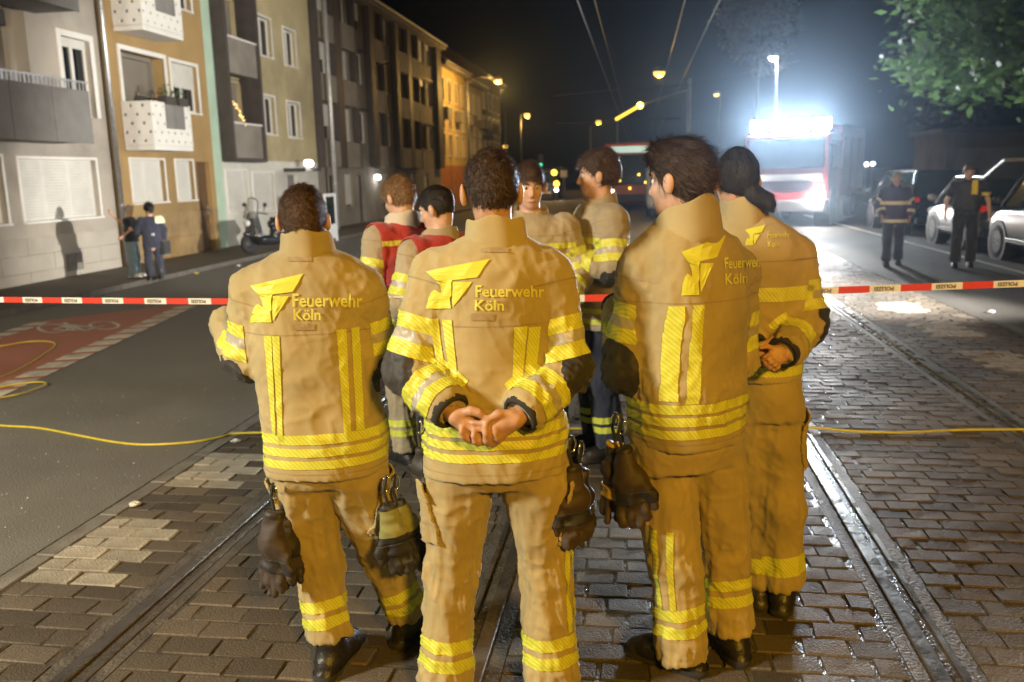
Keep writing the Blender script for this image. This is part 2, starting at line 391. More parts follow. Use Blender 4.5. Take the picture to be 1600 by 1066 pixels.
tag(MB().tube(smooth_path(cp), .0075, 8).build('cable', M['cable'], smooth=True), 'small bend of yellow cable over the white marking blocks at the left edge', 'cable')
def litter(px, py, r, label, m=None):
    p = gnd(px, py); b = MB(); b.sphere((0, 0, 0), r, 10)
    b.v = [(x*(1+random.uniform(-.4, .4)), y*(1+random.uniform(-.4, .4)), max(z*.3*(1+random.uniform(-.5, .5)), -r*.2)+r*.2) for x, y, z in b.v]
    o = b.build('litter', m or M['paper']); o.location = (p[0], p[1], p[2]+.004); tag(o, label, 'litter', 'bits of litter')
litter(368, 691, .035, 'crumpled white scrap on the setts beside the yellow cable')
litter(212, 790, .035, 'pale scrap between the two white painted sett patches')
litter(372, 416, .06, 'white scrap on the pavement left of the leftmost firefighter')
litter(307, 428, .05, 'small yellow scrap on the pavement near the brown door', mat('yellow_litter', (.7, .6, .1)))
litter(1548, 489, .05, 'white scrap on the right-hand white sett row')
litter(163, 427, .06, 'white scrap at the foot of the pale wall by the woman in jeans')
# grit and glass splinters on the asphalt
g = MB()
for i in range(480):
    u = random.uniform(-20, 420); v = random.uniform(505, 860)
    p = gnd(u, v)
    if p[0] > XK-.03 or p[0] < -7: continue
    r = random.uniform(.002, .0055)*(1.6 if random.random() < .1 else 1); a = random.uniform(0, 6.3)
    g.add([(p[0]+r*math.cos(a+t), p[1]+r*math.sin(a+t), p[2]+.001) for t in (0, 2.1, 4.2)]+[(p[0]+random.uniform(-r, r)*.5, p[1], p[2]+r*1.2)], [(0, 1, 3), (1, 2, 3), (2, 0, 3)])
stuff(g.build('grit', mat('grit', (.4, .38, .33), .35, .3, 40, ind=0)))
# ================================================================== people: implicit surfaces turned into meshes
f32 = np.float32
def nrmz(v): v = np.asarray(v, float); return v/max(1e-9, np.linalg.norm(v))
def smin(a, b, k):
    if k <= 0: return np.minimum(a, b)
    h = np.clip(.5+.5*(b-a)/k, 0, 1); return b*(1-h)+a*h-k*h*(1-h)
class Vol:
    def __init__(s, lo, hi, h):
        s.h = h; s.lo = np.asarray(lo, float); n = np.ceil((np.asarray(hi)-s.lo)/h).astype(int)+1
        s.ax = [(s.lo[i]+h*np.arange(n[i])).astype(f32) for i in range(3)]; s.D = np.full(n, .09, f32)
    def sub(s, lo, hi):
        sl = []
        for i in range(3):
            a = max(0, int((lo[i]-s.lo[i])/s.h)); b = min(len(s.ax[i]), int((hi[i]-s.lo[i])/s.h)+2)
            if b <= a: return None
            sl.append(slice(a, b))
        return tuple(sl), s.ax[0][sl[0]][:, None, None], s.ax[1][sl[1]][None, :, None], s.ax[2][sl[2]][None, None, :]
    def put(s, r, fn, lo, hi, k, op):
        q = s.sub(np.asarray(lo)-r, np.asarray(hi)+r)
        if q is None: return
        sl, X, Y, Z = q; d = fn(X, Y, Z).astype(f32)
        s.D[sl] = smin(s.D[sl], d, k) if op == 'add' else np.maximum(s.D[sl], -d)
    def rcone(s, a, b, ra, rb, k=.02, flat0=False, flat1=False, op='add', sq=1.0, side=None):
        a = np.asarray(a, float); b = np.asarray(b, float); ab = b-a; L2 = ab@ab; L = math.sqrt(L2)
        def fn(X, Y, Z):
            x, y, z = X-a[0], Y-a[1], Z-a[2]; w = (x*ab[0]+y*ab[1]+z*ab[2])/L2; t = np.clip(w, 0, 1)
            dx, dy, dz = x-t*ab[0], y-t*ab[1], z-t*ab[2]
            if side is not None:
                m = dx*side[0]+dy*side[1]+dz*side[2]; q = m*(1/sq-1); dx, dy, dz = dx+q*side[0], dy+q*side[1], dz+q*side[2]
            d = np.sqrt(dx*dx+dy*dy+dz*dz)-(ra+(rb-ra)*t)
            if flat1: d = np.maximum(d, (w-1)*L)
            if flat0: d = np.maximum(d, -w*L)
            return d
        m = max(ra, rb)*max(1, sq)+.05+k; s.put(m, fn, np.minimum(a, b), np.maximum(a, b), k, op)
    def ell(s, c, r, R=None, k=.02, op='add'):
        c = np.asarray(c, float); r = np.asarray(r, float); R = np.eye(3) if R is None else R; mr = r.min()
        def fn(X, Y, Z):
            x, y, z = X-c[0], Y-c[1], Z-c[2]; q = 0
            for i in range(3): q = q+((x*R[0, i]+y*R[1, i]+z*R[2, i])/r[i])**2
            return (np.sqrt(q)-1)*mr
        s.put(r.max()+.05+k, fn, c, c, k, op)
    def loft(s, secs, k=.03, ne=2.3):
        """secs: (x, y, z, halfwidth, halfdepth, yaw) from low to high"""
        S_ = np.array(sorted(secs, key=lambda q: q[2]), float); zz = S_[:, 2]
        lo = (S_[:, :3]-S_[:, 3:4].max()).min(0); hi = (S_[:, :3]+S_[:, 3:4].max()).max(0)
        lo[2], hi[2] = zz[0]-.08, zz[-1]+.08
        def fn(X, Y, Z):
            I = [np.interp(Z.ravel(), zz, S_[:, i])[None, None, :] for i in (0, 1, 3, 4, 5)]
            cs, sn = np.cos(I[4]), np.sin(I[4]); x, y = X-I[0], Y-I[1]
            u, v = np.abs(x*cs+y*sn), np.abs(-x*sn+y*cs)
            d = (((u/I[2])**ne+(v/I[3])**ne)**(1/ne)-1)*np.minimum(I[2], I[3])
            return np.maximum(d, np.maximum(zz[0]-Z, Z-zz[-1]))
        s.put(.02, fn, lo, hi, k, 'add')
    def cut(s, p, n):
        n = nrmz(n); s.D = np.maximum(s.D, ((s.ax[0]-p[0])*n[0])[:, None, None]+((s.ax[1]-p[1])*n[1])[None, :, None]+((s.ax[2]-p[2])*n[2])[None, None, :]).astype(f32)
    def mesh(s, smooth=1):
        D = s.D; I = D < 0; c = np.zeros(tuple(np.array(D.shape)-1), np.int8)
        for a in (0, 1):
            for b in (0, 1):
                for e in (0, 1): c += I[a:D.shape[0]-1+a, b:D.shape[1]-1+b, e:D.shape[2]-1+e]
        act = (c > 0) & (c < 8); idx = np.full(act.shape, -1, np.int32); ci = np.argwhere(act); n = len(ci); idx[act] = np.arange(n)
        acc = np.zeros((n, 3)); cnt = np.zeros(n)
        cor = [(a, b, e) for a in (0, 1) for b in (0, 1) for e in (0, 1)]
        val = {q: D[ci[:, 0]+q[0], ci[:, 1]+q[1], ci[:, 2]+q[2]] for q in cor}
        for q in cor:
            for i in range(3):
                if q[i] == 0:
                    w = list(q); w[i] = 1; w = tuple(w); da, db = val[q], val[w]; m = (da < 0) != (db < 0)
                    t = da[m]/(da[m]-db[m]); p = np.tile(np.array(q, float), (m.sum(), 1)); p[:, i] += t; acc[m] += p; cnt[m] += 1
        V = s.lo+s.h*(ci+acc/np.maximum(cnt, 1)[:, None])
        Q = []
        for i in range(3):
            sa = [slice(None)]*3; sb = [slice(None)]*3; sa[i] = slice(0, -1); sb[i] = slice(1, None)
            A, B = I[tuple(sa)], I[tuple(sb)]; e = np.argwhere(A != B); j, k = (i+1) % 3, (i+2) % 3
            e = e[(e[:, j] > 0) & (e[:, k] > 0) & (e[:, j] < D.shape[j]-1) & (e[:, k] < D.shape[k]-1)]
            fl = A[e[:, 0], e[:, 1], e[:, 2]]
            def g(dj, dk): q = e.copy(); q[:, j] += dj; q[:, k] += dk; return idx[q[:, 0], q[:, 1], q[:, 2]]
            q = np.stack([g(-1, -1), g(0, -1), g(0, 0), g(-1, 0)], 1); q[~fl] = q[~fl][:, ::-1]; Q.append(q)
        F = np.concatenate(Q); F = F[(F >= 0).all(1)]
        for _ in range(smooth):
            sm = np.zeros_like(V); ct = np.zeros(len(V))
            for a in range(4): np.add.at(sm, F[:, a], V[F[:, (a+1) % 4]]); np.add.at(ct, F[:, a], 1)
            V = np.where(ct[:, None] > 0, .5*V+.5*sm/np.maximum(ct, 1)[:, None], V)
        return V, F
def normals(V, F):
    n = np.cross(V[F[:, 2]]-V[F[:, 0]], V[F[:, 3 if F.shape[1] == 4 else 1]]-V[F[:, 1 if F.shape[1] == 4 else 0]]) if F.shape[1] == 4 else np.cross(V[F[:, 1]]-V[F[:, 0]], V[F[:, 2]]-V[F[:, 0]])
    N = np.zeros_like(V)
    for a in range(F.shape[1]): np.add.at(N, F[:, a], n)
    return N/np.maximum(1e-12, np.linalg.norm(N, axis=1))[:, None]
def vnoise(P, seed=0):
    i = np.floor(P).astype(np.int64); f = P-i; f = f*f*(3-2*f); r = 0
    for a in (0, 1):
        for b in (0, 1):
            for c in (0, 1):
                h = ((i[:, 0]+a)*374761393+(i[:, 1]+b)*668265263+(i[:, 2]+c)*2147483647+seed*1274126177) & 0xffffffff
                h = ((h ^ (h >> 13))*1274126177) & 0xffffffff; h = ((h ^ (h >> 16)) & 0xffff)/65535.0
                r = r+h*(f[:, 0] if a else 1-f[:, 0])*(f[:, 1] if b else 1-f[:, 1])*(f[:, 2] if c else 1-f[:, 2])
    return r
def ridge(P, seed): return 1-np.abs(2*vnoise(P, seed)-1)
def tris(F): return np.concatenate([F[:, [0, 1, 2]], F[:, [0, 2, 3]]]) if F.shape[1] == 4 else F
def clip(A, T, cols):
    """A rows carry all attributes; keep where column >= 0"""
    for c in cols:
        f = A[:, c]; ins = (f[T] >= 0); k = ins.sum(1); keep = [T[k == 3]]; new = []; extra = []; cache = {}; base = len(A)
        def cross(i, j):
            key = (i, j) if i < j else (j, i)
            if key not in cache:
                t = f[i]/(f[i]-f[j]); extra.append(A[i]*(1-t)+A[j]*t); cache[key] = base+len(extra)-1
            return cache[key]
        for t in T[(k == 1) | (k == 2)]:
            poly = []
            for a in range(3):
                i, j = t[a], t[(a+1) % 3]
                if f[i] >= 0: poly.append(i)
                if (f[i] >= 0) != (f[j] >= 0): poly.append(cross(i, j))
            for q in range(1, len(poly)-1): new.append((poly[0], poly[q], poly[q+1]))
        if new: keep.append(np.array(new))
        T = np.concatenate(keep) if keep else T[:0]
        if extra: A = np.vstack([A, np.array(extra)])
        if not len(T): break
    u, inv = np.unique(T.ravel(), return_inverse=True) if len(T) else (np.array([], int), np.array([], int))
    return A[u], inv.reshape(-1, 3)
class Skin:
    """a clothing surface that patches can be cut from"""
    def __init__(s, V, F): s.V, s.F = V, F; s.N = normals(V, F); s.T = tris(F)
    def patch(s, name, fields, m, parent, off=.0025, thick=0.0):
        A = np.hstack([s.V, s.N]+[np.asarray(f)[:, None] for f in fields]); A, T = clip(A, s.T, range(6, 6+len(fields)))
        if len(T) < 2: return None
        o = npmesh(name, A[:, :3]+A[:, 3:6]*off, T, m, parent)
        if thick: q = o.modifiers.new('s', 'SOLIDIFY'); q.thickness = thick; q.offset = -1
        return o
    def bvh(s): return BVHTree.FromPolygons([tuple(v) for v in s.V], [tuple(t) for t in s.T.tolist()])
def drape(V2, F, origin, f, bvh, name, m, parent, off=.004, cast=None):
    """V2: points in a plane behind the wearer; pushed along f on to the cloth"""
    out = []; last = None
    fv = Vector(f)
    for p in V2:
        p = Vector(p)
        if cast is not None: fv = (p-Vector(cast)).normalized()
        h = bvh.ray_cast(p-fv*.4, fv, 1.4)
        if h[0] is None: out.append(None)
        else: out.append(h[0]+h[1]*off if h[1].dot(fv) < 0 else h[0]-h[1]*off)
    keep = [fc for fc in F if all(out[i] is not None for i in fc)]
    b = MB(); b.v = [tuple(q) if q is not None else (0, 0, 0) for q in out]; b.f = keep; b.m = [0]*len(keep)
    return b.build(name, m, parent) if keep else None
# ---- fabrics, skin, hair
def cloth(name, c, weave=.35, rough=.85, sheen=.25, var=.16, dirt=.34):
    m = mat(name, c, rough, var, 5, sheen=sheen, dirt=dirt); n = m.node_tree.nodes; L = m.node_tree.links; b = n['Principled BSDF']
    tc = n.new('ShaderNodeTexCoord'); w = n.new('ShaderNodeTexNoise'); w.inputs['Scale'].default_value = 420; w.inputs['Detail'].default_value = 2
    z = n.new('ShaderNodeTexNoise'); z.noise_type = 'RIDGED_MULTIFRACTAL'; z.inputs['Scale'].default_value = 6.5; z.inputs['Detail'].default_value = 3; z.inputs['Roughness'].default_value = .45; z.inputs['Distortion'].default_value = .6
    L.new(tc.outputs['Object'], w.inputs[0]); L.new(tc.outputs['Object'], z.inputs[0])
    b1 = n.new('ShaderNodeBump'); b1.inputs['Strength'].default_value = weave; b1.inputs['Distance'].default_value = .002
    b2 = n.new('ShaderNodeBump'); b2.inputs['Strength'].default_value = 1.0; b2.inputs['Distance'].default_value = .011
    L.new(z.outputs['Fac'], b2.inputs['Height']); L.new(w.outputs['Fac'], b1.inputs['Height']); L.new(b2.outputs[0], b1.inputs['Normal']); L.new(b1.outputs[0], b.inputs['Normal'])
    return m
def reflex(name, c, c2):
    m = mat(name, c, .45, .06, 12); n = m.node_tree.nodes; L = m.node_tree.links; b = n['Principled BSDF']
    tc = n.new('ShaderNodeTexCoord'); w = n.new('ShaderNodeTexWave'); w.inputs['Scale'].default_value = 38; w.bands_direction = 'DIAGONAL'
    L.new(tc.outputs['Object'], w.inputs[0]); mr = n.new('ShaderNodeMapRange'); mr.inputs['From Min'].default_value = .12; mr.inputs['From Max'].default_value = .3
    L.new(w.outputs['Fac'], mr.inputs['Value']); mx = n.new('ShaderNodeMix'); mx.data_type = 'RGBA'; mx.inputs['A'].default_value = (*c2, 1); mx.inputs['B'].default_value = (*c, 1)
    L.new(mr.outputs[0], mx.inputs['Factor']); L.new(mx.outputs['Result'], b.inputs['Base Color'])
    bp = n.new('ShaderNodeBump'); bp.inputs['Strength'].default_value = .3; bp.inputs['Distance'].default_value = .002; L.new(w.outputs['Fac'], bp.inputs['Height']); L.new(bp.outputs[0], b.inputs['Normal'])
    return m
M['gold'] = cloth('sand_turnout_cloth', (.42, .34, .17)); M['gold2'] = cloth('sand_turnout_trousers', (.41, .325, .155))
M['grey_cloth'] = cloth('dusty_turnout_cloth', (.40, .33, .22))
M['stripe'] = reflex('reflective_yellow', (.64, .68, .085), (.53, .54, .07)); M['emblem'] = mat('emblem_yellow', (.64, .67, .06), .55, .05, 9)
M['letter'] = mat('letter_yellow', (.66, .66, .13), .55, .05, 9); M['seam'] = mat('seam_thread', (.33, .25, .14), .9, .1, 30)
M['pad'] = cloth('black_padding', (.022, .021, .024), .5, .6, .1); M['boot'] = mat('black_boot_leather', (.018, .016, .015), .42, .3, 14, .4, 60)
M['navy'] = cloth('navy_cloth', (.022, .026, .05)); M['black'] = cloth('black_cloth', (.016, .016, .019)); M['jeans'] = cloth('light_jeans', (.2, .3, .38)); M['purple'] = cloth('purple_blue_cloth', (.04, .022, .09))
M['vest'] = cloth('red_vest_cloth', (.45, .035, .03)); M['silverstripe'] = mat('silver_reflective', (.75, .68, .5), .4, .06, 12); M['patchgrey'] = mat('grey_panel', (.55, .5, .48), .6, .08, 12)
M['silvergap'] = mat('silver_grey_tape', (.42, .39, .33), .4, .1, 12)
M['lining'] = mat('dark_lining', (.03, .03, .032), .9, .2, 20)
def skinmat(name, c):
    m = mat(name, c, .5, .12, 40, .12, 250); b = m.node_tree.nodes['Principled BSDF']; b.inputs['Subsurface Weight'].default_value = .12; b.inputs['Subsurface Radius'].default_value = (.01, .004, .002); b.inputs['Subsurface Scale'].default_value = .5; return m
M['skin'] = skinmat('skin', (.52, .30, .20)); M['skin2'] = skinmat('skin_pale', (.6, .37, .27)); M['skin3'] = skinmat('skin_dark', (.16, .09, .06))
def hairmat(name, c): 
    m = mat(name, c, .42, .5, 70, .5, 300, spec=.4, detail=3); n = m.node_tree.nodes; L = m.node_tree.links; b = n['Principled BSDF']
    g = n.new('ShaderNodeNewGeometry'); hv = n.new('ShaderNodeHueSaturation'); mr = n.new('ShaderNodeMapRange'); mr.inputs['To Min'].default_value = .5; mr.inputs['To Max'].default_value = 2.2
    src = b.inputs['Base Color'].links[0].from_socket; L.new(g.outputs['Random Per Island'], mr.inputs['Value']); L.new(mr.outputs[0], hv.inputs['Value']); L.new(src, hv.inputs['Color']); L.new(hv.outputs[0], b.inputs['Base Color']); return m
M['h_dark'] = hairmat('hair_dark_brown', (.045, .027, .018)); M['h_brown'] = hairmat('hair_brown', (.07, .04, .024)); M['h_light'] = hairmat('hair_light_brown', (.2, .12, .065)); M['h_black'] = hairmat('hair_black', (.018, .014, .014)); M['h_grey'] = hairmat('hair_grey', (.5, .46, .4))
M['eyew'] = mat('eye_white', (.7, .68, .65), .2, .05); M['iris'] = mat('eye_iris', (.04, .025, .015), .2, .1)
def yawvec(a): return np.array([-math.sin(a), math.cos(a), 0.0]), np.array([math.cos(a), math.sin(a), 0.0])
def rot_head(yaw, pitch, roll=0.0):
    f, r = yawvec(yaw); u = np.array([0, 0, 1.0])
    f2 = f*math.cos(pitch)+u*math.sin(pitch); u2 = u*math.cos(pitch)-f*math.sin(pitch)
    r3 = r*math.cos(roll)+u2*math.sin(roll); u3 = u2*math.cos(roll)-r*math.sin(roll)
    return np.stack([r3, f2, u3], 1)
def hand(v, wr, d, n, side, curl=(.5, .6, .5), sc=1.0, thumb=(.6, .7, .25), spread=.06, k=.005):
    d = nrmz(d); n = nrmz(n-np.dot(n, d)*d); l = np.cross(d, n)*side; wr = np.asarray(wr, float)
    for o_, r_ in ((.026, .0135), (.009, .015), (-.009, .0145), (-.025, .0125)): v.rcone(wr+l*o_*.7*sc, wr+(d*.085+l*o_)*sc, r_*1.25*sc, r_*sc, .012)
    for i, (o_, b_, L_) in enumerate(((.029, .086, .072), (.0098, .09, .08), (-.0095, .086, .074), (-.028, .078, .058))):
        p = wr+(d*b_+l*o_)*sc; a = 0; dd = d+l*(o_*spread*20)
        for j, fr in enumerate((.45, .3, .25)):
            a += curl[j]*(1+.08*i); q = p+(nrmz(dd)*math.cos(a)+n*math.sin(a))*L_*fr*sc*1.05
            v.rcone(p, q, (.0098-.0009*j)*sc, (.0089-.0009*j)*sc, k); p = q
    p = wr+(d*.022+l*.026)*sc; q = p+nrmz(d*thumb[0]+l*thumb[1]+n*thumb[2])*.05*sc; e = q+nrmz(d*(thumb[0]+.35)+l*(thumb[1]-.35)+n*thumb[2])*.036*sc
    v.rcone(wr+(d*.01+l*.015)*sc, p, .014*sc, .0145*sc, .012); v.rcone(p, q, .0135*sc, .011*sc, .008); v.rcone(q, e, .0105*sc, .009*sc, k)
HL = np.array([(-.14, -.082), (-.06, -.078), (-.03, -.055), (-.012, -.02), (.02, -.005), (.045, .03), (.07, .062), (.12, .075)])
def make_head(v, hc, R, neck, sc=1.0):
    L_ = lambda a, b, c: hc+R@(np.array([a, b, c])*sc)
    v.ell(L_(0, -.012, .022), np.array([.076, .098, .097])*sc, R, .01)
    v.ell(L_(0, .028, -.045), np.array([.06, .068, .075])*sc, R, .03)
    v.ell(L_(0, .058, -.098), np.array([.03, .028, .022])*sc, R, .025)
    v.rcone(L_(0, .092, .012), L_(0, .112, -.032), .008*sc, .012*sc, .012); v.ell(L_(0, .1, -.038), np.array([.016, .012, .009])*sc, R, .006)
    v.ell(L_(0, .088, -.066), np.array([.023, .011, .0065])*sc, R, .006); v.ell(L_(0, .087, -.077), np.array([.021, .011, .007])*sc, R, .005)
    v.rcone(L_(-.035, .083, .03), L_(.035, .083, .03), .009*sc, .009*sc, .015)
    for s in (-1, 1):
        v.ell(L_(s*.038, .062, -.025), np.array([.022, .022, .02])*sc, R, .02)
        v.ell(L_(s*.032, .096, .006), np.array([.016, .014, .011])*sc, R, .0, op='sub')
        v.ell(L_(s*.089, -.008, -.012), np.array([.013, .019, .033])*sc, R, .006); v.ell(L_(s*.094, -.012, .0), np.array([.008, .02, .028])*sc, R, .006)
    v.rcone(L_(0, -.025, -.06), neck, .056*sc, .062*sc, .02)
def make_hair(root, hc, R, sc, style, m, h=.006, seed=1):
    top = style.get('t', .012); v = Vol(hc-.26*sc, hc+.26*sc, h); lp = style.get('puff', 0.0)
    v.ell(hc+R@(np.array([0, -.014, .024+top*.5])*sc), (np.array([.076, .098, .097])+np.array([top*style.get('sf', .5), top, top*1.1]))*sc, R, .0)
    for (c, r) in style.get('lumps', ()): v.ell(hc+R@(np.array(c)*sc), np.array(r)*sc, R, .03)
    V, F = v.mesh(1); N = normals(V, F); Lc = (V-hc)@R/sc
    V = V+N*((ridge(Lc*np.array([75, 26, 26]), seed)-.5)*style.get('amp', .007)+(vnoise(Lc*16, seed+3)-.5)*style.get('amp2', .008))[:, None]
    hl = np.array(style.get('hl', HL)); f = (Lc[:, 2]-np.interp(Lc[:, 1], hl[:, 0], hl[:, 1]))*sc+(vnoise(Lc*90, seed+5)-.5)*.006
    if style.get('earcut', True): f = np.minimum(f, np.hypot((Lc[:, 1]+.004)/1.0, (Lc[:, 2]+.014)*.8)-.026+10*(np.abs(Lc[:, 0]) < .05))
    A, T = clip(np.hstack([V, f[:, None]]), tris(F), [3]); base = A[:, :3]
    # strands: thin tapered blades that follow the growth from the crown
    n = style.get('n', 2600); rg = np.random.default_rng(seed); ti = rg.integers(0, len(T), n); w = rg.dirichlet((1, 1, 1), n)
    P = (base[T[ti]]*w[:, :, None]).sum(1); Np = normals(base, T); Nn = (Np[T[ti]]*w[:, :, None]).sum(1); Nn /= np.maximum(1e-9, np.linalg.norm(Nn, axis=1))[:, None]
    Lp = (P-hc)@R/sc; crown = np.array(style.get('crown', (.01, -.05, .12))); d = Lp-crown; d[:, 2] -= .04; d = d@R.T; d /= np.linalg.norm(d, axis=1)[:, None]
    d = d+rg.normal(size=d.shape)*style.get('mess', .35); d -= (d*Nn).sum(1)[:, None]*Nn; d /= np.maximum(1e-9, np.linalg.norm(d, axis=1))[:, None]
    ln = rg.uniform(.6, 1.3, (n, 1))*style.get('len', .024)*sc; lift = style.get('lift', .25)*rg.uniform(.3, 1.6, (n, 1)); s = np.cross(d, Nn)*.0011*sc*style.get('thick', 1)
    mid = P+d*ln*.5+Nn*ln*lift*.35; tip = P+d*ln+Nn*ln*lift*.45
    Q = np.stack([P-s-Nn*.003, P+s-Nn*.003, mid+s*.8, mid-s*.8, tip], 1).reshape(-1, 3); i0 = np.arange(n)[:, None]*5
    T2 = np.concatenate([i0+np.array([[0, 1, 2]]), i0+np.array([[0, 2, 3]]), i0+np.array([[3, 2, 4]])])
    return npmesh('hair', np.vstack([base, Q]), np.vstack([T, T2+len(base)]), m, root)
SHORT = dict(t=.008, amp=.005, n=6500, len=.023, lift=.6, mess=.45)
def limbfield(V, a, b):
    a = np.asarray(a, float); b = np.asarray(b, float); ab = b-a; L = np.linalg.norm(ab); w = (V-a)@ab/L; d = np.linalg.norm((V-a)-np.outer(np.clip(w, 0, L)/L, ab), axis=1); return w, d, L
def limbwr(V, a, b, r, freq, seed, wt, circ=1.5):
    w, d, L = limbfield(V, a, b); ax = nrmz(np.asarray(b)-np.asarray(a)); e1 = nrmz(np.cross(ax, [.3, .2, .9] if abs(ax[2]) < .9 else [1, .2, 0])); e2 = np.cross(ax, e1); q = V-np.asarray(a); c1, c2 = (q@e1)/np.maximum(d, .02), (q@e2)/np.maximum(d, .02)
    P = np.stack([w*freq+c1*.9, c1*circ+w*4, c2*circ], 1); t = w/L
    m = np.exp(-np.maximum(0, d-r*1.25)**2/.025**2)*((t > -.25) & (t < 1.2)); k = np.interp(t, [0, .5, 1], [wt[0], wt[2], wt[1]])
    return (ridge(P, seed)**3-.3+.5*(ridge(P*2.1, seed+3)**3-.3))*m*k
def boot(root, ank, yaw, z0, h=.008, sh=.2, mat_=None):
    f, r = yawvec(yaw); a = np.array([ank[0], ank[1], z0]); v = Vol(a+[-.28, -.28, -.01], a+[.28, .28, sh+.06], h)
    U = np.array([0, 0, 1.])
    v.rcone(a+U*.07-f*.01, a+U*(sh+.0)-f*.015, .052, .05, .02, flat1=True)
    v.rcone(a-f*.045+U*.045, a+f*.10+U*.04, .045, .047, .03); v.rcone(a+f*.1+U*.035, a+f*.165+U*.032, .046, .04, .03); v.rcone(a+f*.02+U*.07, a+f*.12+U*.05, .045, .04, .03)
    v.rcone(a-f*.06+U*.012, a+f*.17+U*.012, .044, .05, .004)
    v.cut(a+U*.002, (0, 0, -1)); V, F = v.mesh(1); V[:, 2] = np.maximum(V[:, 2], z0+.002)
    o = npmesh('boot', V, F, mat_ or M['boot'], root); sk = Skin(V, F); sk.patch('sole', [z0+.028-V[:, 2]], M['pad'], o, .003); return o
def build_person(sp):
    """sp: joints in world metres, clothes and hair"""
    random.seed(sp.get('seed', 1)); z0 = sp['z0']; h = sp.get('h', .008); sc = sp.get('sc', 1.0)
    root = empty('person', (sp['root'][0], sp['root'][1], z0)); tag(root, sp['label'], 'person', sp.get('group'))
    hc = np.asarray(sp['head'], float); R = rot_head(sp['hyaw'], sp.get('hpitch', 0), sp.get('hroll', 0)); secs = sp['torso']; top = max(secs, key=lambda q: q[2])
    neck = np.array(top[:3])-[0, 0, .02]; legs = sp['legs']; arms = sp['arms']
    # ---------------- body: one skin, head to feet
    allp = [hc+[.15, .15, .17], hc-[.15, .15, .15], neck]+[np.asarray(p, float) for a in arms for p in a['j']]+[np.asarray(p, float) for l in legs for p in l['j']]
    pad = .16; hb = sp.get('hb', max(h, .007)); v = Vol(np.min(allp, 0)-pad, np.max(allp, 0)+pad, hb)
    make_head(v, hc, R, neck, sc)
    mids = sorted(secs, key=lambda q: -q[2]); pel = (np.asarray(legs[0]['j'][0], float)+np.asarray(legs[1]['j'][0], float))/2+[0, 0, .07]
    ch = [neck]+[np.array(q[:3]) for q in mids[1:]]+[pel]
    for a, b in zip(ch[:-1], ch[1:]): v.rcone(a, b, .055 if a is neck else .07, .07, .02)
    for a in arms:
        s_, e_, w_ = [np.asarray(p, float) for p in a['j']]
        v.rcone(neck-[0, 0, .06], s_, .05, .05, .03); v.rcone(s_, e_, .046*sc, .04*sc, .02); v.rcone(e_, w_, .04*sc, .027*sc, .02)
        for path, ra, rb in a.get('paths', ()):
            pp = [np.asarray(p, float) for p in path]
            for i_ in range(len(pp)-1): v.rcone(pp[i_], pp[i_+1], ra+(rb-ra)*i_/(len(pp)-1), ra+(rb-ra)*(i_+1)/(len(pp)-1), .004 if ra < .012 else .012)
        hd_ = a.get('hand')
        if hd_: hand(v, w_, np.asarray(hd_[0], float), np.asarray(hd_[1], float), a['side'], hd_[2] if len(hd_) > 2 else (.45, .55, .45), sc*sp.get('hsc', 1), *(hd_[3:4]))
    for l in legs:
        J = [np.asarray(p, float) for p in l['j']]; v.rcone(pel, J[0], .05, .05, .01); v.rcone(J[0], J[1], .055, .04, .02); v.rcone(J[1], J[2], .04, .03, .02)
    V, F = v.mesh(1); body = npmesh('body', V, F, sp.get('skin', M['skin']), root)
    if sp.get('lips', True): pass
    # eyes and brows
    if sp.get('face', False):
        for s in (-1, 1):
            c = hc+R@(np.array([s*.032, .0795, .005])*sc); e = MB().sphere(c, .0115*sc, 10).build('eye', M['eyew'], body, smooth=True)
            MB().sphere(c+R@(np.array([0, .0045, 0])*sc), .0088*sc, 8).build('iris', M['iris'], e, smooth=True)
            MB().tube([hc+R@(np.array([s*.016, .099, .026])*sc), hc+R@(np.array([s*.035, .096, .032])*sc), hc+R@(np.array([s*.052, .082, .026])*sc)], .0042*sc, 6).build('eyebrow', sp['hairm'], body, smooth=True)
        MB().tube([hc+R@(np.array([q, .1-abs(q)*.35, -.0715])*sc) for q in (-.022, -.01, 0, .01, .022)], .0035*sc, 6).build('lips', mat('lips', (.35, .14, .11), .5), body, smooth=True)
    if sp.get('hair'): hair = make_hair(root, hc, R, sc, sp['hair'], sp['hairm'], sp.get('hh', .006 if h < .01 else .009), sp.get('seed', 1))
    # ---------------- upper garment
    bulk = sp.get('bulk', 1.0); aj = [np.asarray(p, float) for a in arms for p in a['j']]
    pts_ = [np.array(q[:3])+s*np.array([q[3], q[3], 0]) for q in secs for s in (-1, 1)]+aj
    v = Vol(np.min(pts_, 0)-.14, np.max(pts_, 0)+.14, h); v.loft(secs, .03, sp.get('ne', 2.3))
    for a in arms:
        s_, e_, w_ = [np.asarray(p, float) for p in a['j']]; r0, r1, r2 = a.get('r', (.082, .073, .06)); r0, r1, r2 = r0*bulk, r1*bulk, r2*bulk
        cc = np.array(mids[min(3, len(mids)-1)][:3]); v.rcone(s_+(cc-s_)*.35, s_, r0*1.0, r0, .05)
        if a.get('sleeve', 'long') == 'long':
            v.rcone(s_, e_, r0, r1, .035); we = w_-nrmz(w_-e_)*a.get('cuff', .01); v.rcone(e_, we, r1, r2, .03, flat1=True)
        else: v.rcone(s_, s_+(e_-s_)*.75, r0, r1*1.05, .03, flat1=True)
    V, F = v.mesh(1); N = normals(V, F)
    # folds
    w = np.full(len(V), .35)
    for a in arms:
        s_, e_, w_ = [np.asarray(p, float) for p in a['j']]
        for p, q in ((e_, .11), (w_, .09), (s_-[0, 0, .09], .12)): w += .45*np.exp(-((V-p)**2).sum(1)/q**2)
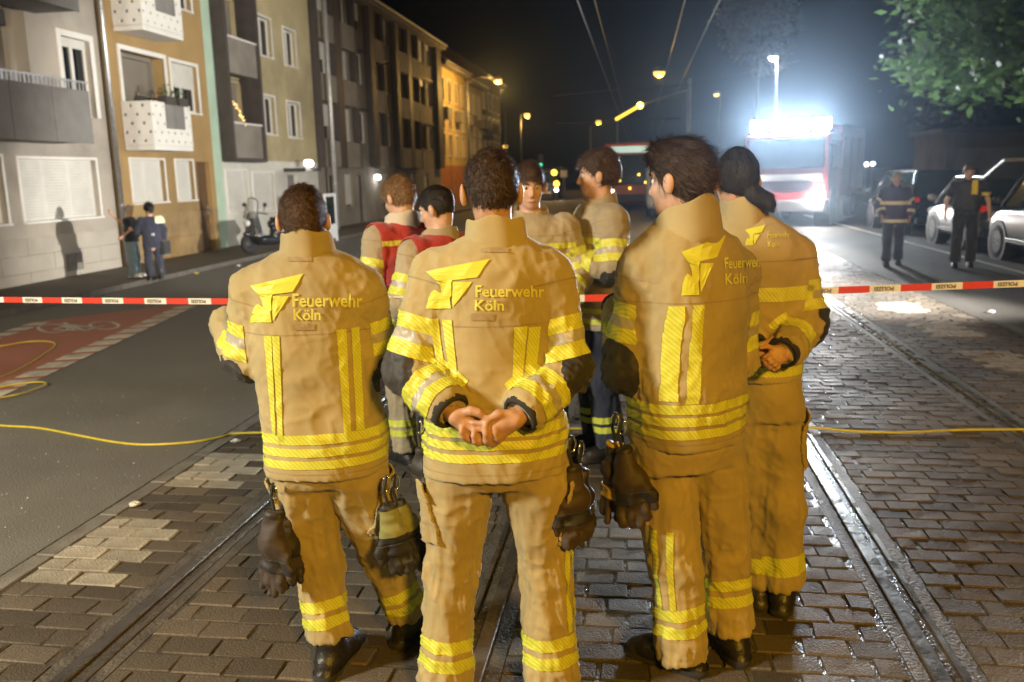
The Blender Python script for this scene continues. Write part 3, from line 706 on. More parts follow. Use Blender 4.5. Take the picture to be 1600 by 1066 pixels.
    hem = min(secs, key=lambda q: q[2]); w += .4*np.exp(-(V[:, 2]-hem[2]-.15)**2/.08**2)
    fa = sp.get('fold', .0185); sd_ = sp.get('seed', 1)*7
    wv = V+(np.stack([vnoise(V*4+9, sd_+4), vnoise(V*4+5, sd_+5), vnoise(V*4, sd_+6)], 1)-.5)*.16
    dsp = ((ridge(wv*np.array([8, 8, 6])+wv[:, :1]*np.array([0, 0, 7]), sd_)**2-.4)*.9+(ridge(wv*np.array([17, 17, 13])-wv[:, :1]*np.array([0, 0, 12]), sd_+1)**2-.4)*.45+(ridge(wv*np.array([34, 34, 24])+wv[:, 2:]*np.array([16, 0, 0]), sd_+9)**4-.25)*.42+(vnoise(V*4.5, sd_+2)-.5)*.8)*np.clip(w, 0, 1.1)*fa
    for a in arms:
        s_, e_, w_ = [np.asarray(p, float) for p in a['j']]
        if a.get('sleeve', 'long') == 'long':
            rj = a.get('r', (.082, .073, .06)); dsp += limbwr(V, s_, e_, rj[0]*bulk, 17, sd_+20, (.2, .3, .3))*fa*1.0; dsp += limbwr(V, e_, w_, rj[2]*bulk, 20, sd_+21, (.3, .12, .6))*fa*1.0
    V = V+N*dsp[:, None]; jk = npmesh('jacket', V, F, sp['top'], root); sk = Skin(V, F)
    f, r = yawvec(sp['yaw'])
    armf = []   # distance-to-arm minus distance-to-spine: >0 away from the arms
    dt = np.full(len(V), 9.)
    for a in arms:
        s_, e_, w_ = [np.asarray(p, float) for p in a['j']]; w1, d1, L1 = limbfield(V, s_, e_); w2, d2, L2 = limbfield(V, e_, w_); dt = np.minimum(dt, np.minimum(d1+.03*(w1 < .03)*2, d2))
    zc_ = np.array(sorted(secs, key=lambda q: q[2]), float); cx_ = np.interp(V[:, 2], zc_[:, 2], zc_[:, 0]); cy_ = np.interp(V[:, 2], zc_[:, 2], zc_[:, 1]); hw_ = np.interp(V[:, 2], zc_[:, 2], zc_[:, 3]); hd2 = np.interp(V[:, 2], zc_[:, 2], zc_[:, 4])
    yw_ = np.interp(V[:, 2], zc_[:, 2], zc_[:, 5]); ux = (V[:, 0]-cx_)*np.cos(yw_)+(V[:, 1]-cy_)*np.sin(yw_); uy = -(V[:, 0]-cx_)*np.sin(yw_)+(V[:, 1]-cy_)*np.cos(yw_)
    tor = 1.16-((np.abs(ux)/hw_)**2.3+(np.abs(uy)/hd2)**2.3)**(1/2.3)     # > 0 on the torso
    sp['sk'] = sk; sp['jk'] = jk; sp['tor'] = tor; sp['ux'] = ux; sp['uy'] = uy; sp['jroot'] = root
    st = sp.get('stripe', M['stripe'])
    for zz in sp.get('bands', ()): sk.patch('reflective_stripe', [V[:, 2]-zz[0]+(zz[2] if len(zz) > 2 else 0)*ux, zz[1]-V[:, 2]-(zz[2] if len(zz) > 2 else 0)*ux, tor+.06], st, jk)
    for (u0, u1, za, zb) in sp.get('vert', ()): sk.patch('reflective_stripe', [ux-u0, u1-ux, V[:, 2]-za, zb-V[:, 2], -uy, tor+.06], st, jk, .003)
    for (u0, u1, za, zb) in sp.get('vertf', ()): sk.patch('reflective_stripe', [ux-u0, u1-ux, V[:, 2]-za, zb-V[:, 2], uy, tor+.06], st, jk, .003)
    for zz in sp.get('seams', ()): sk.patch('seam', [V[:, 2]-zz, zz+.0045-V[:, 2], tor+.06], M['seam'], jk, .0008)
    for a in arms:
        s_, e_, w_ = [np.asarray(p, float) for p in a['j']]; w1, d1, L1 = limbfield(V, s_, e_); w2, d2, L2 = limbfield(V, e_, w_); near_ = .125-d1
        ex = (np.abs((V-s_)@r) if False else 0)
        up = [near_, (d2-d1)+.02, -tor+.22]
        for key, w_f, L_f, lim in (('ub', w1, L1, [near_, .045-tor]), ('fb', w2, L2, [.1-d2])):
            q = a.get(key, ())
            if len(q) == 2: sk.patch('silver_tape', [w_f-q[0][1]*L_f, q[1][0]*L_f-w_f]+lim, M['silvergap'], jk, .002)
        for t0, t1 in a.get('ub', ()): sk.patch('reflective_stripe', [w1-t0*L1, t1*L1-w1]+up[:1]+[.045-tor], st, jk)
        for t0, t1 in a.get('fb', ()): sk.patch('reflective_stripe', [w2-t0*L2, t1*L2-w2, .1-d2], st, jk)
        if a.get('pad'):
            pd, rr = a['pad']; c_ = e_+np.asarray(pd, float); q = rr-np.sqrt(((V-c_)**2*np.array([1, 1, .75])).sum(1)); sk.patch('elbow_patch', [q, .13-np.minimum(d1, d2)], M['pad'], jk, .0015)
        if a.get('seam', True) and sp.get('seams'): sk.patch('seam', [w1-.02, .025-w1, .12-d1], M['seam'], jk, .0008)
        if a.get('sleeve', 'long') == 'long' and a.get('cuffm', True):
            dd = nrmz(w_-e_); we = w_-dd*a.get('cuff', .01); r2 = a.get('r', (0, 0, .06))[2]*bulk; ax = Vector(dd)
            MB().lathe([(r2-.016, -.05), (r2-.002, -.012), (r2+.002, .0), (r2-.004, .016), (r2-.014, .016), (r2-.02, -.05)], we, ax, 20).build('cuff', M['lining'], jk, smooth=True)
    # collar
    cl = sp.get('collar')
    if cl:
        b = MB(); n = 36; rings = []; g0 = cl.get('gap', .35); cc = np.array(top[:3])+np.asarray(cl.get('off', (0, 0, 0)), float); cf_, cr_ = yawvec(cl.get('yaw', sp['yaw'])); hgt = cl.get('h', .075)
        prof = [(0, 1.2, -.12), (0, 1.1, -.035), (0, 1.04, .0), (0, 1.0, .03), (0, .985, .052), (0, .965, .064), (0, .92, .064), (0, .89, .052), (0, .88, .02), (0, .93, -.11)]
        V2 = []; k = len(prof)
        for i in range(n+1):
            t = g0+(2*math.pi-2*g0)*i/n; wob = 1+.025*math.sin(3*t+sp.get('seed', 1))+.015*math.sin(7*t)
            for (_, rr, zz) in prof:
                ra, rb = cl.get('rx', .088)*rr*wob, cl.get('ry', .092)*rr*wob
                p = cc+cf_*(rb*math.cos(t))+cr_*(ra*math.sin(t))+np.array([0, 0, (zz*hgt/.062*.9 if zz > 0 else zz)-.02*math.cos(t)*cl.get('tilt', 1)-.012*math.sin(5*t+1)*(zz > .04)*.5]); V2.append(p)
        b.add(V2, [(i*k+j, i*k+(j+1) % k, (i+1)*k+(j+1) % k, (i+1)*k+j) for i in range(n) for j in range(k)])
        o = b.build('collar', cl.get('m', sp['top']), jk, smooth=True); q = o.modifiers.new('s', 'SUBSURF'); q.levels = 1; q.render_levels = 1
    # ---------------- trousers
    hems = [l.get('hem', .16) for l in legs]; lp_ = [np.asarray(p, float) for l in legs for p in l['j']]
    ws = sp['waist']; pts_ = lp_+[np.array(q[:3])+s*np.array([q[3], q[3], 0]) for q in ws for s in (-1, 1)]
    v = Vol(np.min(pts_, 0)-.16, np.max(pts_, 0)+.1, h); v.loft(ws, .03, 2.2)
    for l in legs:
        J = [np.asarray(p, float) for p in l['j']]; rr = l.get('r', (.112, .09, .095)); end = J[2]
        v.rcone(J[0], J[1], rr[0], rr[1], .025); dk = nrmz(J[2]-J[1]); t_ = (z0+l.get('hem', .16)-J[1][2])/(J[2][2]-J[1][2]) if abs(J[2][2]-J[1][2]) > .01 else .8
        l['end'] = J[1]+(J[2]-J[1])*t_; v.rcone(J[1], l['end'], rr[1], rr[2], .03, flat1=True)
    V, F = v.mesh(1); N = normals(V, F); w = np.full(len(V), .45)
    for l in legs:
        J = [np.asarray(p, float) for p in l['j']]
        for p, q in ((J[1], .17), (l['end']+[0, 0, .08], .13), (J[0]-[0, 0, .1], .15)): w += .9*np.exp(-((V-p)**2).sum(1)/q**2)
    fb_ = sp.get('fold2', fa*.5); wv = V+(np.stack([vnoise(V*4+9, sd_+14), vnoise(V*4+5, sd_+15), vnoise(V*4, sd_+16)], 1)-.5)*.18
    dsp = ((ridge(wv*np.array([8, 8, 5])+wv[:, :1]*np.array([0, 0, 8]), sd_+11)**2-.4)*.8+(ridge(wv*np.array([16, 16, 11])-wv[:, 1:2]*np.array([0, 0, 9]), sd_+12)**2-.4)*.4+(ridge(wv*np.array([30, 30, 20])+wv[:, 2:]*np.array([14, 0, 0]), sd_+19)**4-.25)*.45+(vnoise(V*5, sd_+13)-.5)*.7)*np.clip(w, 0, 1.1)*fb_
    for l in legs:
        J = [np.asarray(p, float) for p in l['j']]; rr = l.get('r', (.112, .09, .095)); dsp += limbwr(V, J[0], J[1], rr[1]*1.1, 6, sd_+30, (.35, .6, .2))*fb_; dsp += limbwr(V, J[0], l['end'], rr[1]*1.15, 2.2, sd_+33, (.6, .9, .8), 2.3)*fb_*1.1; dsp += limbwr(V, J[1], l['end'], rr[2], 9, sd_+31, (.35, .8, .25))*fb_*1.1
    V = V+N*dsp[:, None]; tr = npmesh('trousers', V, F, sp['bottom'], root); sk2 = Skin(V, F); sp['sk2'] = sk2; sp['tr'] = tr
    for l in legs:
        J = [np.asarray(p, float) for p in l['j']]; w1, d1, L1 = limbfield(V, l['end'], J[1]); o_ = [np.asarray(q['j'][1], float) for q in legs if q is not l][0]
        e2 = [q['end'] for q in legs if q is not l][0]; _, d2, _ = limbfield(V, e2, o_)
        for t0, t1 in l.get('bands', ()): sk2.patch('reflective_stripe', [w1-t0, t1-w1, d2-d1], st, tr)
        if l.get('side'):
            u_ = (V-(l['end']+(J[1]-l['end'])*(np.clip(w1, 0, L1)/L1)[:, None])); ang = np.arctan2(u_@np.asarray(l['side'][1], float), u_@np.asarray(l['side'][0], float)); rr_ = .09
            for a0, a1 in l['side'][2]: sk2.patch('reflective_stripe', [ang*rr_-a0, a1-ang*rr_, w1-l['side'][3], l['side'][4]-V[:, 2], d2-d1], st, tr)
    for (c_, n_, w_, hh_) in sp.get('pockets', ()):
        c_ = np.asarray(c_, float); n_ = nrmz(n_); t_ = nrmz(np.cross([0, 0, 1], n_)); q = V-c_; a_, b_ = q@t_, q[:, 2]
        sk2.patch('pocket', [w_-np.abs(a_), hh_-np.abs(b_), .05+q@n_], sp['bottom'], tr, .013, .012)
        sk2.patch('pocket_flap', [w_+.006-np.abs(a_), .03-np.abs(b_-hh_-.012), .05+q@n_], sp['bottom'], tr, .019, .007)
    for l in legs:
        if l.get('boot', True): boot(root, l['j'][2], l.get('byaw', sp['yaw']), z0+l.get('lift', 0), max(h, .008), l.get('bsh', .22), sp.get('bootm'))
    return root
# ================================================================== house row on the left
def P_(name, c, **k): return mat(name, c, **k)
M['w_beige'] = mat('render_pale_beige', (.40, .355, .30), .85, .12, 1.2, .25, 60, dirt=.55)
M['w_base'] = mat('base_pale_stone', (.43, .39, .33), .8, .12, 1.5, .3, 50, dirt=.35)
M['w_ochre'] = mat('render_ochre', (.36, .235, .095), .85, .15, 1.2, .25, 60, dirt=.5)
M['w_ochre2'] = mat('base_ochre_stone', (.33, .22, .10), .6, .3, 2.5, .25, 60, dirt=.3)
M['w_mint'] = mat('render_mint', (.42, .55, .43), .85, .1, 1.5, .2, 60, dirt=.2)
M['w_yellow'] = mat('render_yellow', (.46, .385, .22), .85, .12, 1.0, .25, 60, dirt=.5)
M['w_grey'] = mat('render_grey_brown', (.2, .175, .14), .85, .2, .9, .25, 60, dirt=.4)
M['w_panel'] = mat('panel_grey', (.24, .215, .18), .8, .2, 1.4, .2, 60, dirt=.3)
M['w_dark'] = mat('dark_brown_cladding', (.055, .045, .042), .6, .2, 4, .2, 50)
M['w_white'] = mat('white_trim', (.72, .7, .66), .5, .06, 4, .1, 40)
M['shutter'] = mat('white_shutter', (.62, .6, .55), .55, .06, 3, .1, 40, dirt=.2)
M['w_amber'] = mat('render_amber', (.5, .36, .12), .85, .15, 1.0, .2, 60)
M['zinc'] = mat('zinc_pipe', (.45, .45, .46), .35, .2, 5, .15, 30, metal=.8)
M['bal_grey'] = mat('balcony_slab_grey', (.2, .19, .18), .75, .15, 3, .2, 50)
M['door'] = mat('brown_door', (.12, .065, .03), .5, .25, 3, .2, 40)
M['glass'] = mat('window_glass', (.015, .017, .02), .06, .1, 3, spec=.6)
M['roof'] = mat('roof_tiles', (.06, .04, .032), .8, .2, 5, .5, 30)
M['wallamp'] = mat('wall_lamp', (.9, .9, .85), emit=(1, .97, .9), es=5)
M['curtain'] = mat('curtain', (.4, .36, .3), .9, .2, 6)
Z0 = -.36
def wall_with_holes(name, y0, y1, z0, z1, holes, m, parent, x=XW, t=.3):
    """front at x, thickness t to the back; holes (ya, yb, za, zb)"""
    ys = sorted({y0, y1, *[h[0] for h in holes], *[h[1] for h in holes]}); zs = sorted({z0, z1, *[h[2] for h in holes], *[h[3] for h in holes]})
    ys = [q for q in ys if y0-1e-6 <= q <= y1+1e-6]; zs = [q for q in zs if z0-1e-6 <= q <= z1+1e-6]
    b = MB()
    def inh(y, z): return any(h[0] < y < h[1] and h[2] < z < h[3] for h in holes)
    for i in range(len(ys)-1):
        for j in range(len(zs)-1):
            if not inh((ys[i]+ys[i+1])/2, (zs[j]+zs[j+1])/2):
                b.add([(x, ys[i], zs[j]), (x, ys[i+1], zs[j]), (x, ys[i+1], zs[j+1]), (x, ys[i], zs[j+1])], [(0, 1, 2, 3)])
    for a, c, d, e in holes:     # reveals
        b.add([(x, a, d), (x, c, d), (x, c, e), (x, a, e), (x-t, a, d), (x-t, c, d), (x-t, c, e), (x-t, a, e)], [(0, 4, 5, 1), (1, 5, 6, 2), (2, 6, 7, 3), (3, 7, 4, 0)])
    return b.build(name, m, parent)
def window(parent, y0, y1, z0, z1, mul=1, shut=0.0, surround=None, sill=True, x=XW, deep=.13, fm=None, name='window', pane=None):
    fm = fm or M['w_white']; t = .06
    b = MB(); xa, xb = x-deep-.05, x-deep+.01
    b.box(xa, xb, y0, y1, z0, z0+t).box(xa, xb, y0, y1, z1-t, z1).box(xa, xb, y0, y0+t, z0+t, z1-t).box(xa, xb, y1-t, y1, z0+t, z1-t)
    for i in range(1, mul+1):
        yy = y0+(y1-y0)*i/(mul+1)
        if mul: b.box(xa+.002, xb+.006, yy-.04, yy+.04, z0+t, z1-t)
    w = b.build(name, fm, parent, bev=.006, seg=1)
    n = mul+1
    for i in range(n):
        ya = y0+t+(y1-y0-2*t)*i/n+.002; yb = y0+t+(y1-y0-2*t)*(i+1)/n-.002
        MB().box(xa+.01, xa+.02, ya, yb, z0+t, z1-t).build('pane', pane or M['glass'], w)
    if shut > 0:
        zz = z1-(z1-z0)*shut; k = max(3, int((z1-zz)/.06)); b = MB()
        for i in range(k):
            h = (z1-zz)/k; b.box(xb+.012, xb+.026, y0+.02, y1-.02, zz+i*h, zz+(i+1)*h-.003)
        b.build('shutter', M['shutter'], w)
    if sill: MB().box(x-deep, x+.07, y0-.05, y1+.05, z0-.05, z0-.004).build('sill', fm if surround else M['concrete'], w, bev=.006, seg=1)
    if surround:
        s = surround; b = MB().box(x-.02, x+.025, y0-s, y0, z0, z1+s).box(x-.02, x+.025, y1, y1+s, z0, z1+s).box(x-.02, x+.022, y0, y1, z1, z1+s)
        b.build('surround', M['w_white'], w, bev=.005, seg=1)
    return w
def flower_box(loc, l, label, green=True):
    r = empty('planter'); MB().box(-.12, .12, 0, l, 0, .2).build('box', M['w_dark'], r, bev=.01)
    b = MB()
    for i in range(int(90*l)):
        x, y, z = random.uniform(-.13, .13), random.uniform(0, l), .2+abs(random.gauss(0, .13)); a = random.uniform(0, 6.3); s = .05
        b.add([(x, y, z), (x+s*math.cos(a), y+s*math.sin(a), z+.02), (x+s*.6*math.cos(a+1), y+s*.6*math.sin(a+1), z+.07)], [(0, 1, 2)])
    o = b.build('foliage', M['leafg'], r); tag(r, label, 'planter'); r.location = loc; return r
M['leafg'] = mat('plant_leaf', (.05, .09, .025), .6, .4, 8)
def plinth(parent, y0, y1, z1, m, rows, cols, x=XW):
    """dressed stone slabs of the base with open joints"""
    for r in range(rows):
        za = Z0+.02+(z1-Z0-.02)*r/rows; zb = Z0+.02+(z1-Z0-.02)*(r+1)/rows-.014
        off = .5*(r % 2)
        for c in range(-1, cols+1):
            ya = max(y0+.005, y0+(y1-y0)*(c+off)/cols); yb = min(y1-.005, y0+(y1-y0)*(c+1+off)/cols-.012)
            if yb-ya > .08: MB().box(x-.05, x+.03+random.uniform(0, .006), ya, yb, za, zb).build('slab', m, parent, bev=.006, seg=1)
def roof(parent, y0, y1, z, over=.5):
    b = MB().prism([(XW+over, z), (XW+over, z+.18), (XW-4.5, z+3.6), (XW-10, z)], lambda u, v, w: (u, w, v), y0, y1)
    b.build('roof', M['roof'], parent)
    MB().box(XW+.02, XW+over+.06, y0, y1, z-.12, z-.01).build('eaves', M['w_panel'], parent)
    MB().tube([(XW+over+.1, y0, z+.1), (XW+over+.1, y1, z+.1)], .07, 8).build('gutter_pipe', M['zinc'], parent)
def core(parent, y0, y1, z1): MB().box(XW-10, XW-.42, y0+.003, y1-.003, Z0-.3, z1).build('wall_core', M['w_grey'], parent)

# ---- house one: pale beige with long grey balconies
H1 = empty('apartment_house', (XW, 14, Z0)); tag(H1, 'pale beige apartment house at the left edge with grey balconies', 'house', 'houses along the left side')
h1h = [(17.66, 18.66, 3.2, 4.86), (17.66, 18.66, 6.2, 7.86), (15.9, 18.4, 1.02, 2.26), (12.6, 15.42, 1.02, 2.29), (12.6, 16.6, 2.75, 5.3), (12.6, 16.6, 5.75, 8.3)]
wall_with_holes('wall', 8, 19.0, .7, 12, h1h, M['w_beige'], H1)
core(H1, 8, 19.0, 12); wall_with_holes('base_wall', 8, 19.0, Z0, .7, [], M['w_base'], H1, x=XW+.002)
plinth(H1, 8, 18.96, .7, M['w_base'], 3, 7)
window(H1, 15.9, 18.4, 1.02, 2.26, 2, .98, .06); window(H1, 12.6, 15.42, 1.02, 2.29, 2, .3, .06)
for z in (3.2, 6.2): window(H1, 17.66, 18.66, z, z+1.66, 1, .12, .13, sill=False)
for z in (2.75, 5.75):           # recessed loggia with a side wall and a window
    lg = MB().box(XW-1.5, XW-1.4, 12.6, 16.6, z, z+2.55).box(XW-1.4, XW-.3, 16.45, 16.6, z, z+2.55).box(XW-1.4, XW-.3, 12.6, 16.45, z-.06, z).box(XW-1.4, XW-.3, 12.6, 16.45, z+2.45, z+2.55)
    lo = lg.build('loggia', M['w_beige'], H1)
    window(H1, 13.2, 15.9, z+.3, z+2.2, 1, .5, None, False, x=XW-1.26)
    MB().box(XW-1.36, XW-.2, 12.7, 16.3, z+2.1, z+2.4).build('awning_box', M['w_dark'], H1)
for z, e in ((2.72, 0), (5.3, 1)):
    bal = MB().box(XW+.02, XW+1.0, 9.9, 16.9, z-.14, z).build('balcony_floor', M['bal_grey'], H1, bev=.01)
    for i in range(6):
        ya = 9.9+i*7/6; MB().box(XW+.99, XW+1.03, ya+.006, ya+7/6-.006, z-.16, z+.88).build('balcony_panel', M['bal_grey'], H1, bev=.004, seg=1)
    MB().box(XW+.02, XW+1.0, 16.87, 16.9, z, z+.88).build('balcony_panel', M['bal_grey'], H1)
    b = MB()
    for i in range(60):
        b.box(XW+1.0, XW+1.014, 9.95+i*.115, 9.99+i*.115, z+.88, z+1.03)
    b.box(XW+.985, XW+1.03, 9.9, 16.9, z+1.03, z+1.06); b.build('railing', M['zinc'], H1)
flower_box((XW+.8, 11.6, 3.62), 2.3, 'dark planter with leafy plants on the lower grey balcony')
MB().box(XW+.031, XW+.05, 16.95, 17.5, -.1, .28).build('cellar_vent', M['bal_grey'], H1)
for i in range(2): MB().box(XW+.05, XW+.062, 16.98+i*.27, 17.2+i*.27, -.07, .25).build('vent_grille', M['concrete'], H1)
roof(H1, 8, 19.0, 12)
# downpipe between house one and two
dp = MB().tube([(XW+.14, 19.03, 12), (XW+.14, 19.03, -.3)], .055, 12)
for z in (1.2, 3.4, 5.6): dp.tube([(XW+.14, 19.03, z), (XW+.14, 19.03, z+.05)], .066, 12)
tag(dp.build('downpipe', M['zinc'], smooth=True), 'zinc downpipe between the pale house and the ochre house', 'downpipe')
# ---- house two: ochre, white perforated balconies
H2 = empty('apartment_house', (XW, 21.5, Z0)); tag(H2, 'ochre apartment house with white perforated balconies', 'house', 'houses along the left side')
h2h = [(19.76, 21.3, 1.26, 2.3), (21.86, 22.78, 1.26, 2.3), (22.96, 23.72, -.2, 2.28), (22.1, 23.45, 3.6, 4.85), (22.1, 23.45, 6.3, 7.55), (19.8, 21.75, 2.62, 4.86), (19.8, 21.75, 5.35, 7.6)]
wall_with_holes('wall', 19.06, 24.0, .95, 12, [h for h in h2h if h[2] > 0]+[(22.96, 23.72, .95, 2.28)], M['w_ochre'], H2)
wall_with_holes('base_wall', 19.06, 24.0, Z0, .95, [(22.96, 23.72, -.2, .95)], M['w_ochre2'], H2)
plinth(H2, 19.06, 22.94, .95, M['w_ochre2'], 2, 3)
core(H2, 19.06, 24.0, 12)
window(H2, 19.76, 21.3, 1.26, 2.3, 1, .99, .05); window(H2, 21.86, 22.78, 1.26, 2.3, 0, .99, .05)
window(H2, 22.1, 23.45, 3.6, 4.85, 1, .5, .09); window(H2, 22.1, 23.45, 6.3, 7.55, 1, .2, .09)
MB().box(XW-.2, XW-.12, 22.97, 23.71, -.19, 2.27).build('door', M['door'], H2, bev=.01); MB().box(XW-.118, XW-.08, 23.6, 23.64, .8, 1.05).build('door_handle', M['zinc'], H2)
MB().box(XW-.3, XW+.45, 22.8, 23.85, Z0+.05, -.2).build('doorstep', M['concrete'], H2, bev=.01)
for zb in (2.62, 5.35):
    lo = MB().box(XW-1.3, XW-1.2, 19.8, 21.75, zb, zb+2.25).box(XW-1.2, XW-.3, 19.8, 21.75, zb-.05, zb).box(XW-1.2, XW-.3, 19.8, 19.86, zb, zb+2.2).box(XW-1.2, XW-.3, 21.69, 21.75, zb, zb+2.2).box(XW-1.2, XW-.3, 19.86, 21.69, zb+2.15, zb+2.25).build('loggia', M['w_panel'], H2)
    window(H2, 19.95, 20.7, zb+.02, zb+2.1, 0, .0, None, False, x=XW-1.05)
    MB().box(XW-.02, XW+.035, 19.7, 19.8, zb+1.0, zb+2.35).box(XW-.02, XW+.035, 21.75, 21.85, zb+1.0, zb+2.35).box(XW-.02, XW+.033, 19.8, 21.75, zb+2.24, zb+2.35).build('surround', M['w_white'], H2)
    # balcony tub: slab, perforated cheeks, grey infill
    y0, y1 = 19.62, 21.45; dpt = .78
    MB().box(XW+.01, XW+dpt, y0, y1, zb-.12, zb).build('balcony_floor', M['w_white'], H2, bev=.02)
    def perforated(pts_fn, ulen, vlen, nu, nv, skip=None):
        b = MB(); du, dv = ulen/nu, vlen/nv
        for i in range(nu):
            for j in range(nv):
                if skip and skip(i, j): continue
                u0, v0 = i*du, j*dv; a = .3 if (i+j) % 2 else 0
                if a:
                    q = [(u0, v0), (u0+du, v0), (u0+du, v0+dv), (u0, v0+dv)]; h = [(u0+du*.22, v0+dv*.34), (u0+du*.78, v0+dv*.34), (u0+du*.78, v0+dv*.66), (u0+du*.22, v0+dv*.66)]
                    V = [pts_fn(*p, 0) for p in q+h]+[pts_fn(*p, -.06) for p in h]
                    b.add(V, [(k, (k+1) % 4, 4+(k+1) % 4, 4+k) for k in range(4)]+[(4+k, 4+(k+1) % 4, 8+(k+1) % 4, 8+k) for k in range(4)])
                else: b.add([pts_fn(u0, v0, 0), pts_fn(u0+du, v0, 0), pts_fn(u0+du, v0+dv, 0), pts_fn(u0, v0+dv, 0)], [(0, 1, 2, 3)])
        return b
    pc = perforated(lambda u, v, w: (XW+dpt+w, y0+u, zb+v), y1-y0, 1.02, 12, 5, skip=lambda i, j: 4 <= i < 10 and j >= 2)
    pc.build('balcony_front', M['w_white'], H2)
    perforated(lambda u, v, w: (XW+.02+u, y0-w, zb+v), dpt-.02, 1.02, 5, 5).build('balcony_cheek', M['w_white'], H2)
    MB().box(XW+.02, XW+dpt-.1, y0+.03, y0+.09, zb, zb+1.0).box(XW+dpt-.1, XW+dpt-.061, y0+.03, y1, zb, zb+.4).build('balcony_inner', M['bal_grey'], H2)
    MB().box(XW+.02, XW+dpt-.01, y1-.06, y1, zb, zb+1.02).build('balcony_cheek', M['w_white'], H2)
    for i in range(2): MB().box(XW+dpt-.03, XW+dpt, y0+(y1-y0)*(4/12+i*3/12)+.01, y0+(y1-y0)*(4/12+(i+1)*3/12)-.01, zb+.42, zb+1.0).build('balcony_panel', M['bal_grey'], H2, bev=.005, seg=1)
flower_box((XW+.72, 20.25, 3.6), .45, 'left dark flower box on the perforated balcony'); flower_box((XW+.72, 20.85, 3.6), .45, 'right dark flower box on the perforated balcony')
roof(H2, 19.06, 24.0, 12)
# ---- house three: mint edge, dark framed loggias, yellow wall
H3 = empty('apartment_house', (XW, 28, Z0)); tag(H3, 'cream yellow apartment house with mint edge and dark framed loggia bay', 'house', 'houses along the left side')
h3h = [(24.68, 26.1, .8, 2.03), (26.5, 28.1, .75, 1.97), (27.6, 28.75, 5.74, 6.95), (29.8, 30.85, 5.66, 6.87), (27.58, 28.62, 3.24, 4.45), (29.7, 30.82, 3.2, 4.4), (27.6, 28.75, 8.2, 9.4), (29.8, 30.85, 8.1, 9.3), (29.3, 30.2, Z0+.1, 1.9)]
wall_with_holes('wall', 26.85, 32.3, 2.35, 12, [h for h in h3h if h[2] > 2.4], M['w_yellow'], H3)
wall_with_holes('base_wall', 24.0, 32.3, Z0, 2.35, [h for h in h3h if h[3] < 2.4], mat('render_white_ground', (.6, .58, .52), .85, .1, 1.5, .2, 60, dirt=.25), H3)
MB().box(XW-.3, XW+.004, 24.0, 24.52, 2.35, 12).build('mint_strip', M['w_mint'], H3)
MB().box(XW-.02, XW+.006, 24.0, 24.5, Z0, 2.34).build('mint_strip', M['w_mint'], H3)
core(H3, 24.0, 32.3, 12)
for h in h3h[2:8]: window(H3, *h, 1, 0, .07, True)
window(H3, 24.68, 26.1, .8, 2.03, 0, .96, .05); window(H3, 26.5, 28.1, .75, 1.97, 0, .96, .05)
MB().box(XW-.2, XW-.13, 29.3, 30.2, Z0+.1, 1.9).build('door', M['bal_grey'], H3); MB().box(XW, XW+.8, 29.0, 30.5, 2.0, 2.12).build('canopy', M['w_dark'], H3)
for zb in (2.4, 4.85, 7.3):
    MB().box(XW-1.4, XW-1.3, 24.55, 26.8, zb, zb+2.4).box(XW-1.3, XW-.3, 24.55, 26.8, zb-.02, zb+.06).box(XW-1.3, XW-.02, 26.72, 26.8, zb+.06, zb+2.3).box(XW-1.3, XW-.3, 24.55, 26.8, zb+2.3, zb+2.4).build('loggia', M['w_yellow'], H3)
    window(H3, 24.9, 26.0, zb+.1, zb+2.1, 0, 0, None, False, x=XW-1.15)
    MB().box(XW+.02, XW+.34, 24.66, 26.7, zb, zb+1.0).build('parapet', M['w_panel'], H3, bev=.01)
    MB().box(XW+.02, XW+.38, 24.66, 26.7, zb+1.0, zb+1.05).build('coping', M['w_white'], H3)
MB().box(XW-.25, XW+.42, 24.53, 24.66, 2.3, 12).box(XW-.25, XW+.42, 26.7, 26.84, 2.3, 12).box(XW-.25, XW+.42, 24.66, 26.7, 2.28, 2.39).build('loggia_frame', M['w_dark'], H3, bev=.01)
flg = empty('fairy_lights', (XW+.2, 25.4, 3.5)); b = MB(); random.seed(3)
for i in range(26):
    b.sphere((XW+.3+random.uniform(-.05, .05), 25.0+i*.025+random.uniform(-.04, .04), 4.05-i*.028+random.uniform(-.05, .05)), .02, 6)
b.build('bulbs', mat('fairy_bulb', (1, .8, .4), emit=(1, .62, .2), es=3), flg); MB().tube([(XW+.3, 24.95, 4.1), (XW+.28, 25.3, 3.75), (XW+.3, 25.65, 3.4)], .008, 6).build('wire', M['w_dark'], flg)
tag(flg, 'string of warm fairy lights over the loggia parapet', 'lights')
roof(H3, 24.0, 32.3, 12)
def wall_lamp(y, z, label, x=XW+.1):
    r = empty('wall_lamp', (x, y, z)); MB().lathe([(.001, .12), (.13, .1), (.17, 0), (.13, -.1), (.001, -.12)], (x, y, z), n=14).build('globe', M['wallamp'], r, smooth=True)
    MB().box(x-.1, x-.02, y-.04, y+.04, z-.05, z+.12).build('bracket', M['w_dark'], r); tag(r, label, 'lamp', 'lit wall lamps')
    lamp_light('wall_lamp_light', (x+.22, y, z-.1), 22, (1, .95, .85), .1)
wall_lamp(29.45, 2.28, 'lit oval wall lamp above the door canopy of the cream house', XW+.75)
wall_lamp(39.6, 1.75, 'small lit wall lamp on the long grey brown house')
